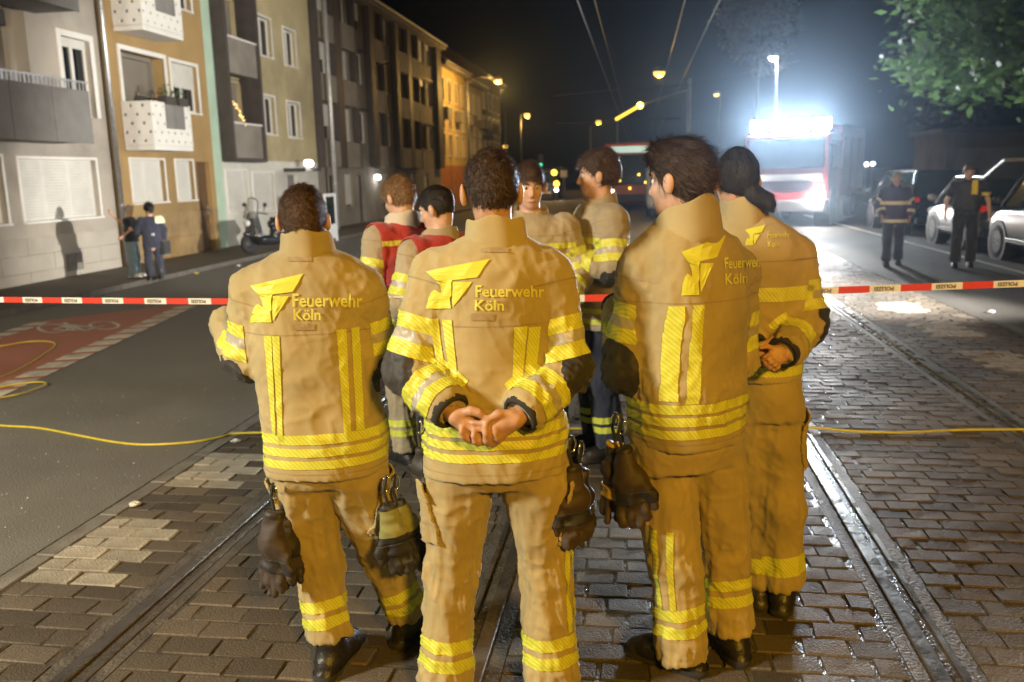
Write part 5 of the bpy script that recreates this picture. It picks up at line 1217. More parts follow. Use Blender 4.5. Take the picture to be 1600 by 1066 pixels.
# ================================================================== trees, low wall on the right
def tree(label, x, y, z0, r, zc, rz, n, leafm, seed, trunk=.22, ls=.13):
    rg = np.random.default_rng(seed); t = empty('tree', (x, y, z0)); tag(t, label, 'tree', 'trees on the right')
    b = MB(); random.seed(seed); tips = []
    b.tube([(x, y, z0), (x+.08, y, z0+1.2), (x-.05, y+.1, zc-rz*.4), (x, y, zc+rz*.3)], [trunk, trunk*.8, trunk*.6, trunk*.25], 10)
    for i in range(16):
        a = i*2.4+random.uniform(-.3, .3); zz = zc-rz*.55+random.random()*rz*.8; L_ = r*random.uniform(.6, .95)
        e = (x+L_*math.cos(a), y+L_*math.sin(a), zz+random.uniform(.0, .5)*rz); m_ = (x+L_*.5*math.cos(a), y+L_*.5*math.sin(a), zz+.25*rz)
        b.tube([(x, y, zz-.2), m_, e], [trunk*.35, trunk*.2, .02], 6); tips += [e, m_]
    b.build('trunk', mat('bark', (.07, .05, .035), .9, .3, 8, .8, 30), t, smooth=True)
    # leaf clumps
    nc = 90; d = rg.normal(size=(nc, 3)); d /= np.linalg.norm(d, axis=1)[:, None]
    cen = np.array([x, y, zc])+d*np.array([r, r, rz])*(rg.uniform(.35, 1.0, nc)**.5)[:, None]
    cen = np.vstack([cen, np.array(tips)]); k = rg.integers(0, len(cen), n)
    p = cen[k]+rg.normal(size=(n, 3))*np.array([.42, .42, .3])*(r/3.2)
    u = rg.normal(size=(n, 3)); u[:, 2] *= .5; u /= np.linalg.norm(u, axis=1)[:, None]; v = np.cross(u, rg.normal(size=(n, 3))); v /= np.linalg.norm(v, axis=1)[:, None]
    s = rg.uniform(.6, 1.3, (n, 1))*ls
    Q = np.stack([p-u*s, p+v*s*.45, p+u*s, p-v*s*.45], 1).reshape(-1, 3)
    npmesh('crown', Q, np.arange(n*4).reshape(-1, 4), leafm, t, smooth=False)
    return t
def leafmat(name, c, tr=.3):
    m = mat(name, c, .55, .45, 1.1, detail=3); n = m.node_tree.nodes; L = m.node_tree.links; b = n['Principled BSDF']
    tl = n.new('ShaderNodeBsdfTranslucent'); ms = n.new('ShaderNodeMixShader'); ms.inputs[0].default_value = tr
    L.new(b.inputs['Base Color'].links[0].from_socket, tl.inputs[0]); L.new(b.outputs[0], ms.inputs[1]); L.new(tl.outputs[0], ms.inputs[2]); L.new(ms.outputs[0], n['Material Output'].inputs[0]); return m
lg1 = leafmat('leaf_green', (.12, .22, .065), .5); lg2 = leafmat('leaf_brown', (.16, .1, .045)); lg3 = leafmat('leaf_dark', (.04, .055, .025))
tree('large green leaved tree overhanging the parked cars', 9.9, 23.4, .1, 3.5, 6.1, 3.7, 24000, lg1, 5, .2, .15)
tree('tree with sparse brownish crown above the white street lamp', 9.4, 75, .1, 3.2, 13.6, 4.2, 5000, lg2, 9, .22, .24)
tree('dark tree at the right edge behind the large green tree', 16.5, 28, .1, 4.0, 6.0, 4.0, 8000, lg3, 13, .3, .18)
tree('dark tree standing before the low wall beyond the fire engine', 13.5, 40, .1, 3.0, 6.5, 3.2, 6000, lg3, 17, .22, .18)
LWm = mat('garden_wall', (.16, .125, .1), .85, .25, 1.2, .4, 40, dirt=.4)
lw = empty('low_building', (14, 36, .1)); tag(lw, 'low brownish garage wall behind the parked cars', 'building')
MB().box(11.6, 30, 36, 40, .05, 2.9).build('wall', LWm, lw, bev=.02); MB().box(11.4, 30.2, 35.8, 40.2, 2.9, 3.1).build('roof_edge', M['w_dark'], lw)
for i in range(4): MB().box(12.0+i*3.1, 14.4+i*3.1, 35.96, 35.99, .12, 2.35).build('garage_door', M['w_panel'], lw, bev=.01)
for i, (px, py) in enumerate(((1339, 257), (1354, 257), (1364, 256))):
    p = pt(px, py, 60); t = empty('distant_lamp', (p[0], p[1], 0)); MB().sphere(p, .13, 8).build('bulb', mat('far_white', (1, 1, 1), emit=(.9, .95, 1), es=12), t); MB().tube([(p[0], p[1]+.15, -.1), (p[0], p[1]+.15, p[2]+.1)], .04, 6).build('pole', M['lampmetal'], t)
    tag(t, ('leftmost', 'middle', 'rightmost')[i]+' of three tiny white lamps right of the fire engine', 'lamp', 'tiny far lamps')
# ================================================================== barrier tape
Tm = empty('barrier_tape', (0, 5, 0)); tag(Tm, 'red and white police barrier tape stretched across the street behind the front row', 'tape')
tp = [np.array([-8.2, 6.1, .92]), pt(-160, 467, 5.6), pt(0, 468.5, 5.35), pt(355, 471, 4.8), pt(640, 468, 4.45), pt(950, 465.5, 4.1), pt(1285, 454.5, 4.15), pt(1600, 443, 4.2), pt(1800, 436, 4.2), np.array([5.0, 4.9, 1.16]), np.array([8.6, 5.2, 1.12])]
path = smooth_path(tp, 24)
seg = [0.0]
for i in range(1, len(path)): seg.append(seg[-1]+(path[i]-path[i-1]).length)
def tape_at(s):
    j = 0
    while j < len(seg)-2 and seg[j+1] < s: j += 1
    t = (s-seg[j])/max(1e-6, seg[j+1]-seg[j]); return path[j].lerp(path[j+1], min(1, max(0, t)))
mr_, mw_ = mat('tape_red', (.62, .05, .03), .4, .08, 8), mat('tape_white', (.75, .73, .68), .4, .06, 8)
def text_mesh(txt, size, bold=0.0):
    cu = bpy.data.curves.new('t', 'FONT'); cu.body = txt; cu.size = size; cu.offset = bold; cu.resolution_u = 3
    o = bpy.data.objects.new('t', cu); C.objects.link(o); dg = bpy.context.evaluated_depsgraph_get(); dg.update()
    me = bpy.data.meshes.new_from_object(o.evaluated_get(dg)); V = np.array([v.co[:] for v in me.vertices]); F = [tuple(p.vertices) for p in me.polygons]
    bpy.data.objects.remove(o); bpy.data.meshes.remove(me); bpy.data.curves.remove(cu); return V, F
TV, TF = text_mesh('POLIZEI', .036, .0006)
TV[:, 0] -= TV[:, 0].mean(); TV[:, 1] -= (TV[:, 1].max()+TV[:, 1].min())/2
s = 0.0; i = 0; hh = .017; mblack = mat('tape_print', (.03, .03, .03), .5)
while s < seg[-1]-.05:
    Ln = .155; pts_ = [tape_at(s+Ln*j/4) for j in range(5)]; tw = .15*math.sin(s*.7)
    V = []
    for p in pts_: V += [(p.x, p.y-.006*tw, p.z-hh), (p.x, p.y+.006*tw, p.z+hh)]
    o = MB().add(V, [(2*j, 2*j+2, 2*j+3, 2*j+1) for j in range(4)]).build('tape_red_section' if i % 2 else 'tape_white_section', mr_ if i % 2 else mw_, Tm)
    sm = o.modifiers.new('s', 'SOLIDIFY'); sm.thickness = .0008
    if i % 2 == 0:
        V2 = []
        for v in TV:
            p = tape_at(s+Ln*.5-v[0]*.8); V2.append((p.x, p.y-.003, p.z-v[1]*.72))
        MB().add(V2, TF).build('lettering', mblack, o)
    s += Ln; i += 1
for (x, y), lb in (((8.62, 5.2), 'white barrier post holding the right end of the tape'), ((-8.22, 6.1), 'white barrier post holding the left end of the tape')):
    bp_ = empty('barrier_post', (x, y, zg(x))); tag(bp_, lb, 'post', 'barrier posts')
    MB().tube([(x, y, zg(x)+.04), (x, y, zg(x)+1.3)], .025, 10).build('pole', M['p_white'], bp_, smooth=True); MB().lathe([(.001, .05), (.16, .045), (.18, .0)], (x, y, zg(x)), n=18).build('foot', M['blackp'], bp_)
# ================================================================== the people
def sec(py, xl, xr, hd, dp, yaw, back=0.0):
    c = pt((xl+xr)/2, py, hd); z = (c-O)@cf; return (c[0], c[1], float(pt((xl+xr)/2, py, hd-back)[2]), (xr-xl)/2*z/FPX, dp, yaw)
def zat(px, py, hd): return float(pt(px, py, hd)[2])
def plane_pt(px, py, c, f):
    v = ray(px, py); t = ((c-O)@f)/(v@f); return O+v*t
EMB = [[(0, .25), (1, 0), (.80, .37), (.42, .43), (.40, .50), (.36, .5), (.14, .42)], [(.425, .46), (.73, .46), (.43, .97), (.42, .72)],
       [(.17, .45), (.36, .5), (.40, .50), (.41, .74), (.38, .78), (.40, 1.0), (0, 1.0), (.03, .82), (.08, .68), (.14, .62), (.24, .68), (.22, .56)]]
from mathutils.geometry import tessellate_polygon
def tri_sub(poly, n=2):
    T = [[poly[i] for i in t] for t in tessellate_polygon([[Vector((x, y, 0)) for x, y in poly]])]
    for _ in range(n):
        q = []
        for a, b, c in T:
            m = lambda u, v: ((u[0]+v[0])/2, (u[1]+v[1])/2)
            ab, bc, ca = m(a, b), m(b, c), m(c, a); q += [[a, ab, ca], [ab, b, bc], [ca, bc, c], [ab, bc, ca]]
        T = q
    V = []; ix_ = {}; F = []
    for t in T:
        fc = []
        for p in t:
            k = (round(p[0], 5), round(p[1], 5))
            if k not in ix_: ix_[k] = len(V); V.append(p)
            fc.append(ix_[k])
        F.append(tuple(fc))
    return V, F
def back_print(sp, box, words_, yaw=None, tilt=0.0):
    f, r = yawvec(sp['yaw'] if yaw is None else yaw); c0 = np.array(sp['torso'][3][:3]); c = c0-f*.2; bv = sp['sk'].bvh()
    if box:
        x0, y0, x1, y1 = box; em = empty('emblem'); setpar(em, sp['jk'])
        for poly in EMB:
            V, F = tri_sub(poly); drape([plane_pt(x0+(x1-x0)*u, y0+(y1-y0)*v+tilt*(x1-x0)*u, c, f) for u, v in V], F, c, f, bv, 'emblem_shape', M['emblem'], em, cast=O)
    for (t, x0, y0, x1, y1) in words_:
        V, F = text_mesh(t, 1.0, .018); V = V[:, :2]; cap = .73; wmin, wmax = V[:, 0].min(), V[:, 0].max()
        F3 = [fc for fc in F]; P = [plane_pt(x0+(x1-x0)*(a-wmin)/(wmax-wmin), y1-(y1-y0)*b/cap+tilt*(x1-x0)*(a-wmin)/(wmax-wmin), c, f) for a, b in V]
        drape(P, F3, c, f, bv, 'lettering', M['letter'], sp['jk'], cast=O)
def tab(sp, x0, y0, x1, y1, m, name='label_patch'):
    f, r = yawvec(sp['yaw']); c = np.array(sp['torso'][2][:3])-f*.2; bv = sp['sk'].bvh(); n = 6
    P = [plane_pt(x0+(x1-x0)*i/n, y0+(y1-y0)*j/2, c, f) for j in range(3) for i in range(n+1)]
    drape(P, [(j*(n+1)+i, j*(n+1)+i+1, (j+1)*(n+1)+i+1, (j+1)*(n+1)+i) for j in range(2) for i in range(n)], c, f, bv, name, m, sp['jk'], .003, cast=O)
AW = YAW
CR_ = np.array([cr[0], cr[1], 0]); CF_ = np.array([HEAD[0], HEAD[1], 0]); UP = np.array([0, 0, 1.0])
UB = ((.44, .60), (.72, .88)); FB = ((.34, .50), (.62, .78))
# ---------------- B: clasped hands, centre
hB = 2.66; y_ = AW+rad(2)
q_ = lambda *a: [pt(x, y, hB+d) for x, y, d in a]
HL_ = [(q_((712, 650, -.205), (728, 660, -.205), (742, 672, -.2)), .027, .024), (q_((718, 656, -.2), (740, 684, -.2), (772, 690, -.205)), .021, .017), (q_((716, 645, -.215), (736, 642, -.228), (748, 645, -.232), (757, 652, -.232)), .0135, .0095),
    (q_((731, 688, -.212), (724, 683, -.226), (721, 675, -.232), (722, 667, -.23)), .009, .0078), (q_((747, 694, -.215), (742, 690, -.23), (740, 681, -.236), (741, 672, -.234)), .0095, .008), (q_((764, 694, -.218), (760, 689, -.235), (758.5, 678, -.243), (759, 663, -.24)), .0098, .0082), (q_((779, 690, -.218), (776, 685, -.233), (774, 676, -.238), (773, 667, -.236)), .009, .0078)]
HR_ = [(q_((806, 655, -.215), (788, 660, -.215), (764, 674, -.212)), .025, .024), (q_((800, 664, -.212), (780, 678, -.212), (756, 684, -.21)), .02, .018), (q_((798, 646, -.222), (778, 647, -.232), (764, 655, -.236)), .013, .010), (q_((770, 660, -.226), (752, 662, -.232), (738, 660, -.23)), .0095, .008), (q_((768, 668, -.226), (748, 671, -.23), (734, 668, -.226)), .0092, .008)]
Bp = dict(label='firefighter seen from behind with hands clasped behind the back, centre of the row', group='firefighters in the front row', seed=2, z0=0., root=gnd(778, 1088)[:2], yaw=y_, hyaw=AW+rad(4), hpitch=rad(-3), head=pt(768, 300, hB-.01), h=.0075, hb=.005, sc=.94,
    torso=[sec(368, 730, 820, hB, .08, y_), sec(382, 704, 836, hB, .1, y_), sec(395, 686, 850, hB, .118, y_), sec(418, 676, 858, hB, .135, y_), sec(465, 674, 862, hB, .145, y_), sec(540, 674, 858, hB, .148, y_, .06), sec(620, 674, 872, hB, .15, y_, .12), sec(690, 667, 883, hB, .16, y_, .15), sec(755, 663, 887, hB, .165, y_, .15)],
    arms=[dict(side=-1, j=[pt(684, 434, hB), pt(641, 575, hB-.05), pt(712, 650, hB-.205)], paths=HL_, r=(.079, .071, .062), ub=UB, fb=FB, pad=(-CR_*.035-UP*.02-CF_*.045, .086), cuff=.03),
          dict(side=1, j=[pt(854, 434, hB), pt(889, 577, hB-.05), pt(806, 655, hB-.215)], paths=HR_, r=(.079, .071, .062), ub=UB, fb=FB, pad=(CR_*.035-UP*.02-CF_*.045, .086), cuff=.03)],
    legs=[dict(j=[pt(716, 745, hB), pt(706, 890, hB+.03), pt(694, 1047, hB)], hem=.055, r=(.112, .08, .084), bands=((.075, .118), (.14, .182)), byaw=AW+rad(12)),
          dict(j=[pt(836, 745, hB), pt(852, 890, hB+.03), pt(860, 1047, hB)], hem=.055, r=(.112, .078, .084), bands=((.075, .118), (.14, .182)), byaw=AW-rad(14), side=(CR_*.8-CF_*.6, CR_*.6+CF_*.8, ((-.012, .010), (.035, .055)), .19, .62))],
    waist=[sec(700, 668, 884, hB, .14, y_, .11), sec(745, 668, 886, hB, .145, y_, .11), sec(768, 674, 880, hB, .12, y_, .11)],
    bands=((zat(775, 724, hB-.16), zat(775, 711, hB-.16)), (zat(775, 704, hB-.16), zat(775, 691, hB-.16)), (zat(775, 685, hB-.16), zat(775, 668, hB-.16))),
    vert=(), seams=(zat(770, 512, hB-.15), zat(770, 742, hB-.15)), collar=dict(rx=.093, ry=.098, h=.05, gap=.45, off=(0, 0, -.004), tilt=1.0), top=M['gold'], bottom=M['gold2'], hair=dict(SHORT, t=.009), hairm=M['h_dark'],
    pockets=((pt(664, 800, hB+.0), -CR_, .07, .085), (pt(892, 800, hB), CR_-CF_*.3, .07, .085)))
build_person(Bp)
def vstripes(sp, px_list, hd):
    f, r = yawvec(sp['yaw']); sk = sp['sk']; V = sk.V; c = np.array(sp['torso'][3][:3])
    for (xa0, xa1, ya, xb0, xb1, yb) in px_list:
        ta = [(plane_pt(x, ya, c-f*.15, f)-c)@r for x in (xa0, xa1)]; tb = [(plane_pt(x, yb, c-f*.15, f)-c)@r for x in (xb0, xb1)]
        za, zb = plane_pt(xa0, ya, c-f*.15, f)[2], plane_pt(xb0, yb, c-f*.15, f)[2]
        u = (V-c)@r; t = (V[:, 2]-za)/(zb-za); lo = ta[0]+(tb[0]-ta[0])*t; hi = ta[1]+(tb[1]-ta[1])*t
        sk.patch('reflective_stripe', [u-lo, hi-u, t, 1-t, -sp['uy'], sp['tor']+.05], M['stripe'], sp['jk'], .003)
vstripes(Bp, [(668, 683, 503, 688, 698, 600), (690, 706, 503, 704, 716, 602), (803, 824, 512, 800, 815, 608), (826, 846, 514, 818, 836, 606)], hB)
back_print(Bp, (666, 405, 765, 482), [('Feuerwehr', 743, 445, 850, 464), ('Köln', 742, 468, 787, 485)])
M['tabm'] = cloth('sewn_tab', (.36, .27, .14))
tab(Bp, 737, 490, 772, 501, M['tabm']); tab(Bp, 752, 388, 794, 395, M['tabm'], 'hanger_loop')
# ---------------- A: left end of the row
hA = 2.84; y_ = AW+rad(5)
Ap = dict(label='firefighter at the left end of the row with gloves on both hips', group='firefighters in the front row', seed=5, z0=0., root=gnd(560, 1040)[:2], yaw=y_, hyaw=AW+rad(10), hpitch=rad(-8), head=pt(474, 345, hA), h=.0078, sc=.86,
    torso=[sec(386, 446, 516, hA, .075, y_), sec(399, 426, 540, hA, .095, y_), sec(412, 406, 558, hA, .112, y_), sec(432, 396, 570, hA, .128, y_), sec(480, 392, 577, hA, .14, y_), sec(540, 398, 578, hA, .145, y_, .06), sec(620, 408, 592, hA, .15, y_, .12), sec(690, 419, 603, hA, .155, y_, .15), sec(752, 420, 606, hA, .16, y_, .15)],
    arms=[dict(side=-1, j=[pt(400, 455, hA), pt(384, 562, hA+.02), pt(352, 500, hA+.26)], hand=(CF_*.6+CR_*.5+UP*.5, CR_, (.4, .4, .3)), r=(.076, .07, .062), ub=((.42, .60), (.74, .92)), pad=(-CR_*.02-UP*.05, .085), cuff=.01),
          dict(side=1, j=[pt(562, 455, hA), pt(588, 553, hA+.03), pt(560, 560, hA+.30)], hand=(CF_*.6-CR_*.6+UP*.2, -CR_, (.4, .4, .3)), r=(.076, .07, .06), ub=((.42, .60), (.74, .92)), pad=(CR_*.03-UP*.05, .085))],
    legs=[dict(j=[pt(474, 745, hA), pt(496, 880, hA+.05), pt(519, 1011, hA)], hem=.125, r=(.105, .08, .074), bands=((.055, .095), (.115, .155)), byaw=AW-rad(15), bsh=.14),
          dict(j=[pt(556, 745, hA), pt(602, 870, hA+.12), pt(642, 968, hA+.2)], hem=.12, r=(.105, .078, .076), bands=((.055, .095), (.115, .155)), byaw=AW-rad(35), bsh=.14)],
    waist=[sec(700, 422, 600, hA, .14, y_, .11), sec(745, 422, 604, hA, .14, y_, .11), sec(765, 428, 602, hA, .12, y_, .11)],
    bands=((zat(510, 733, hA-.16), zat(510, 720, hA-.16), -.02), (zat(510, 714, hA-.16), zat(510, 701, hA-.16), -.02), (zat(510, 695, hA-.16), zat(510, 680, hA-.16), -.02)),
    seams=(zat(490, 525, hA-.15), zat(490, 742, hA-.15)), collar=dict(rx=.086, ry=.092, h=.044, gap=.5, off=(0, 0, -.002), tilt=1.1), top=M['gold'], bottom=M['gold2'], hair=dict(SHORT, t=.009, crown=(0, -.04, .12)), hairm=M['h_brown'],
    pockets=((pt(424, 800, hA), -CR_-CF_*.2, .065, .08), (pt(606, 790, hA), CR_-CF_*.5, .065, .08)))
build_person(Ap)
vstripes(Ap, [(410, 423, 527, 424, 430, 690), (424, 436, 527, 434, 442, 692), (524, 539, 517, 538, 548, 680), (546, 558, 516, 556, 568, 674)], hA)
back_print(Ap, (392, 428, 474, 504), [('Feuerwehr', 457, 458, 566, 479), ('Köln', 459, 482, 501, 500)])
tab(Ap, 458, 506, 492, 516, M['tabm']); tab(Ap, 450, 402, 487, 409, M['tabm'], 'hanger_loop')
# ---------------- C: tall one turned to the left
hC = 2.80; y_ = rad(40); fC, rC = yawvec(y_)
Cp = dict(label='tall dark haired firefighter turned to the left with folded arms, right of centre', group='firefighters in the front row', seed=8, z0=0., root=gnd(1095, 1045)[:2], yaw=y_, hyaw=rad(58), hpitch=rad(-4), head=pt(1062, 283, hC-.02), h=.0078, hb=.006, sc=.93, skin=M['skin2'], face=True,
    torso=[sec(345, 1026, 1108, hC, .08, y_), sec(360, 1008, 1134, hC, .105, y_), sec(374, 997, 1156, hC, .128, y_), sec(398, 990, 1168, hC, .145, y_), sec(455, 984, 1172, hC, .155, y_), sec(530, 984, 1166, hC, .16, y_, .06), sec(610, 980, 1166, hC, .165, y_, .12), sec(680, 980, 1162, hC, .165, y_, .15), sec(704, 982, 1162, hC, .165, y_, .15)],
    arms=[dict(side=-1, j=[pt(1008, 424, hC-.02), pt(982, 575, hC-.02), pt(968, 478, hC+.17)], hand=(UP*.7+CR_*.4+CF_*.3, CR_, (.5, .5, .4)), r=(.08, .074, .064), ub=((.32, .46), (.57, .71)), pad=(-CR_*.035-UP*.0-CF_*.02, .095), cuff=.0),
          dict(side=1, j=[pt(1146, 425, hC+.08), pt(1150, 560, hC+.14), pt(1040, 530, hC+.28)], hand=(-CR_*.8+UP*.3, -CF_, (.4, .4, .3)), r=(.074, .07, .06), ub=((.40, .56), (.68, .84)))],
    legs=[dict(j=[pt(1032, 720, hC), pt(1054, 880, hC+.0), pt(1064, 1016, hC)], hem=.045, r=(.112, .086, .084), bands=((.115, .158), (.18, .222)), byaw=rad(62), side=(-CF_*.95-CR_*.3, -CF_*-.3-CR_*.95, ((-.006, .014), (.04, .06)), .22, .56)),
          dict(j=[pt(1116, 720, hC+.06), pt(1134, 870, hC+.09), pt(1144, 996, hC+.08)], hem=.1, r=(.108, .082, .078), bands=((.12, .162), (.185, .225)), byaw=rad(20))],
    waist=[sec(660, 984, 1160, hC, .15, y_, .11), sec(705, 984, 1166, hC, .15, y_, .11), sec(740, 990, 1166, hC, .12, y_, .11)],
    bands=((zat(1070, 684, hC-.16), zat(1070, 670, hC-.16)), (zat(1070, 664, hC-.16), zat(1070, 650, hC-.16)), (zat(1070, 645, hC-.16), zat(1070, 630, hC-.16))),
    seams=(zat(1070, 475, hC-.16), zat(1070, 694, hC-.16)), collar=dict(rx=.1, ry=.128, h=.05, gap=.8, off=(0, 0, -.022), tilt=3.0), top=M['gold'], bottom=M['gold2'],
    hair=dict(t=.015, amp=.008, amp2=.01, n=4800, len=.055, lift=.14, mess=.2, crown=(.03, .10, .09), hl=[(-.14, -.10), (-.06, -.095), (-.03, -.075), (.0, -.03), (.03, .005), (.05, .03), (.075, .055), (.13, .06)], lumps=[((0, .05, .098), (.062, .055, .03))], earcut=False), hairm=M['h_dark'],
    pockets=((pt(995, 770, hC), -rC-fC*.2, .07, .09),))
build_person(Cp)
vstripes(Cp, [(1066, 1080, 482, 1054, 1068, 634), (1088, 1101, 478, 1076, 1090, 634)], hC)
back_print(Cp, (1064, 372, 1133, 462), [('Feuerwehr', 1131, 402, 1192, 420), ('Köln', 1132, 427, 1166, 444)], tilt=-.05)
# ---------------- D: right end, hair tied back
hD = 3.22; y_ = rad(0)
Dp = dict(label='firefighter with hair tied back at the right end of the row', group='firefighters in the front row', seed=12, z0=0., root=gnd(1205, 950)[:2], yaw=y_, hyaw=rad(12), hpitch=rad(-2), head=pt(1150, 285, hD), h=.0085, hb=.006, sc=.88,
    torso=[sec(332, 1126, 1198, hD, .078, y_), sec(346, 1116, 1220, hD, .1, y_), sec(360, 1108, 1238, hD, .122, y_), sec(385, 1106, 1248, hD, .138, y_), sec(430, 1110, 1252, hD, .15, y_), sec(500, 1118, 1248, hD, .15, y_), sec(560, 1134, 1246, hD, .15, y_, .13), sec(602, 1140, 1247, hD, .155, y_, .15)],
    arms=[dict(side=-1, j=[pt(1122, 400, hD), pt(1120, 515, hD-.02), pt(1180, 548, hD-.2)], hand=(CR_-UP*.2, -CF_, (.6, .8, .6)), r=(.074, .068, .06), ub=UB),
          dict(side=1, j=[pt(1238, 402, hD), pt(1258, 505, hD-.06), pt(1224, 550, hD-.23)], hand=(-CR_*.75-UP*.45-CF_*.3, -CF_+UP*.3+CR_*.3, (.9, 1.1, .8)), r=(.076, .07, .06), ub=((.40, .56), (.68, .84)), fb=((.45, .7),), pad=(CR_*.04, .085), cuff=.0)],
    legs=[dict(j=[pt(1175, 650, hD), pt(1178, 790, hD+.05), pt(1180, 915, hD+.06)], hem=.1, r=(.104, .082, .08), bands=((.07, .13),), byaw=rad(10)),
          dict(j=[pt(1208, 650, hD), pt(1216, 790, hD), pt(1222, 915, hD)], hem=.1, r=(.106, .084, .082), bands=((.07, .15),), byaw=rad(-10))],
    waist=[sec(560, 1150, 1245, hD, .14, y_, .11), sec(620, 1146, 1250, hD, .15, y_, .11), sec(660, 1148, 1252, hD, .13, y_, .11)],
    bands=((zat(1200, 472, hD-.15), zat(1200, 450, hD-.15)), (zat(1200, 590, hD-.15), zat(1200, 575, hD-.15))),
    seams=(zat(1200, 410, hD-.15),), collar=dict(rx=.088, ry=.095, h=.045, gap=.6, off=(0, 0, -.006), m=M['gold']), top=M['gold'], bottom=M['gold2'],
    hair=dict(t=.014, amp=.006, n=2600, len=.03, lift=.12, mess=.2, crown=(0, .03, .1), hl=[(-.22, -.26), (-.098, -.26), (-.088, -.07), (-.06, -.068), (-.03, -.045), (.0, -.0), (.03, .02), (.05, .035), (.075, .06), (.13, .07)], earcut=False, lumps=[((.05, -.105, -.055), (.036, .036, .036)), ((.085, -.11, -.075), (.03, .03, .03)), ((.105, -.105, -.098), (.02, .022, .024))]), hairm=M['h_black'],
    pockets=((pt(1258, 690, hD), CR_, .065, .09),))
build_person(Dp)
back_print(Dp, (1164, 352, 1196, 384), [('Feuerwehr', 1198, 362, 1233, 372), ('Köln', 1199, 377, 1217, 386)])
# ---------------- generic standing figure
def std(px, pytop, hd, yaw, z0=0.0, sc=None, lean=0.0, bulk=1.0, hyaw=None, hpitch=0.0, stride=0.0, armsj=None, hem=.80, leanside=0.0, hoff=(0, 0, 0)):
    c = pt(px, 300, hd); x, y = c[0], c[1]; zt = pt(px, pytop, hd)[2]; f, r = yawvec(yaw); S_ = sc or (zt-z0)/1.8
    def L_(a, b, z): return np.array([x, y, z0])+(r*(a+leanside*max(0, z-.9))+f*(b+lean*max(0, z-.9)))*S_+UP*(z*S_)
    tz = [(1.53, .082, .085), (1.495, .145, .105), (1.44, .2, .128), (1.34, .215, .142), (1.15, .205, .145), (.98, .205, .148), (hem, .218, .155)]
    d = dict(z0=z0, root=(x, y), yaw=yaw, hyaw=yaw if hyaw is None else hyaw, hpitch=hpitch, sc=S_, head=L_(0, .015, 1.675)+np.asarray(hoff, float), bulk=S_*bulk,
        torso=[(*L_(0, 0, z), w*S_*bulk, dp*S_*bulk, yaw) for z, w, dp in tz],
        waist=[(*L_(0, 0, z), w*S_, dp*S_, yaw) for z, w, dp in ((.98, .17, .12), (.9, .185, .13), (.8, .18, .11))])
    aj = armsj or {}; arms = []
    for s in (-1, 1):
        q = aj.get(s, dict(e=(s*.285, -.03, 1.18), w=(s*.27, .08, .95), hand=((0, .1, -1), (-s, 0, 0))))
        hv = q['hand']; conv = lambda v: r*v[0]+f*v[1]+UP*v[2]
        arms.append(dict(side=s*(1), j=[L_(s*.195, -.005, 1.43), L_(*q['e']), L_(*q['w'])], hand=(conv(hv[0]), conv(hv[1]), *hv[2:]), **{k: v for k, v in q.items() if k not in 'ewhand' and k != 'hand'}))
    d['arms'] = arms
    d['legs'] = [dict(j=[L_(s*.1, 0, .9), L_(s*.115, .03+s*stride*.22, .5+abs(stride)*.0), L_(s*.125, -.02+s*stride*.38, .09)], hem=.1, r=(.105*S_, .085*S_, .085*S_)) for s in (-1, 1)]
    d['x'] = L_; return d
def zb(d, a): return d['z0']+a*d['sc']
GB = ((1.0, 1.03), (1.05, 1.08))
# ---------------- H: curly brown hair, side view, hands before the chest
H_ = std(937, 240, 5.2, rad(112), hyaw=rad(93), hpitch=rad(-3), armsj={1: dict(e=(.27, .05, 1.2), w=(.1, .3, 1.26), hand=((-.7, .5, .3), (-.5, -.2, .8)), ub=UB, fb=FB), -1: dict(e=(-.28, .02, 1.16), w=(-.1, .31, 1.22), hand=((.6, .5, .4), (.5, -.2, .8)), ub=UB, fb=FB, pad=((0, 0, -.02), .09))}, bulk=1.04)
H_.update(label='curly haired firefighter in side view holding both hands before the chest', group='firefighters talking behind the row', seed=21, h=.010, hb=.0085, face=True, skin=M['skin2'], top=M['grey_cloth'], bottom=M['navy'], hairm=M['h_brown'],
    bands=((zb(H_, .84), zb(H_, .87)), (zb(H_, .9), zb(H_, .93)), (zb(H_, 1.3), zb(H_, 1.335))), vertf=((-.12, -.085, zb(H_, .95), zb(H_, 1.28)), (.06, .095, zb(H_, .95), zb(H_, 1.28))), seams=(zb(H_, 1.36),), collar=dict(rx=.098, ry=.1, h=.032, gap=.5, off=(0, 0, .0)),
    hair=dict(t=.022, amp=.012, amp2=.022, n=2600, len=.035, lift=.5, mess=.9, hl=[(-.14, -.095), (-.06, -.09), (-.03, -.06), (-.0, -.02), (.03, .01), (.05, .035), (.075, .06), (.13, .07)]))
for l in H_['legs']: l['bands'] = ((.1, .14), (.16, .20))
build_person(H_)
bl = empty('glove_pack', H_['x'](-.06, .17, 1.3)); fH, rH = yawvec(H_['yaw']); q = H_['x'](-.10, .185, 1.32); b = MB(); random.seed(4)
for i in range(5): b.tube([q+rH*(.02*i-.04)+fH*.02, q+rH*(.024*i-.05)+fH*.035-UP*.05, q+rH*(.022*i-.045)+fH*.03-UP*(.10+.02*(i % 3))], [.016, .018, .012], 8)
tag(bl, 'bundle of blue gloves clipped to the chest of the curly haired firefighter', 'gloves'); b.build('gloves', mat('blue_nitrile', (.10, .12, .6), .45, .15, 20), bl, smooth=True)
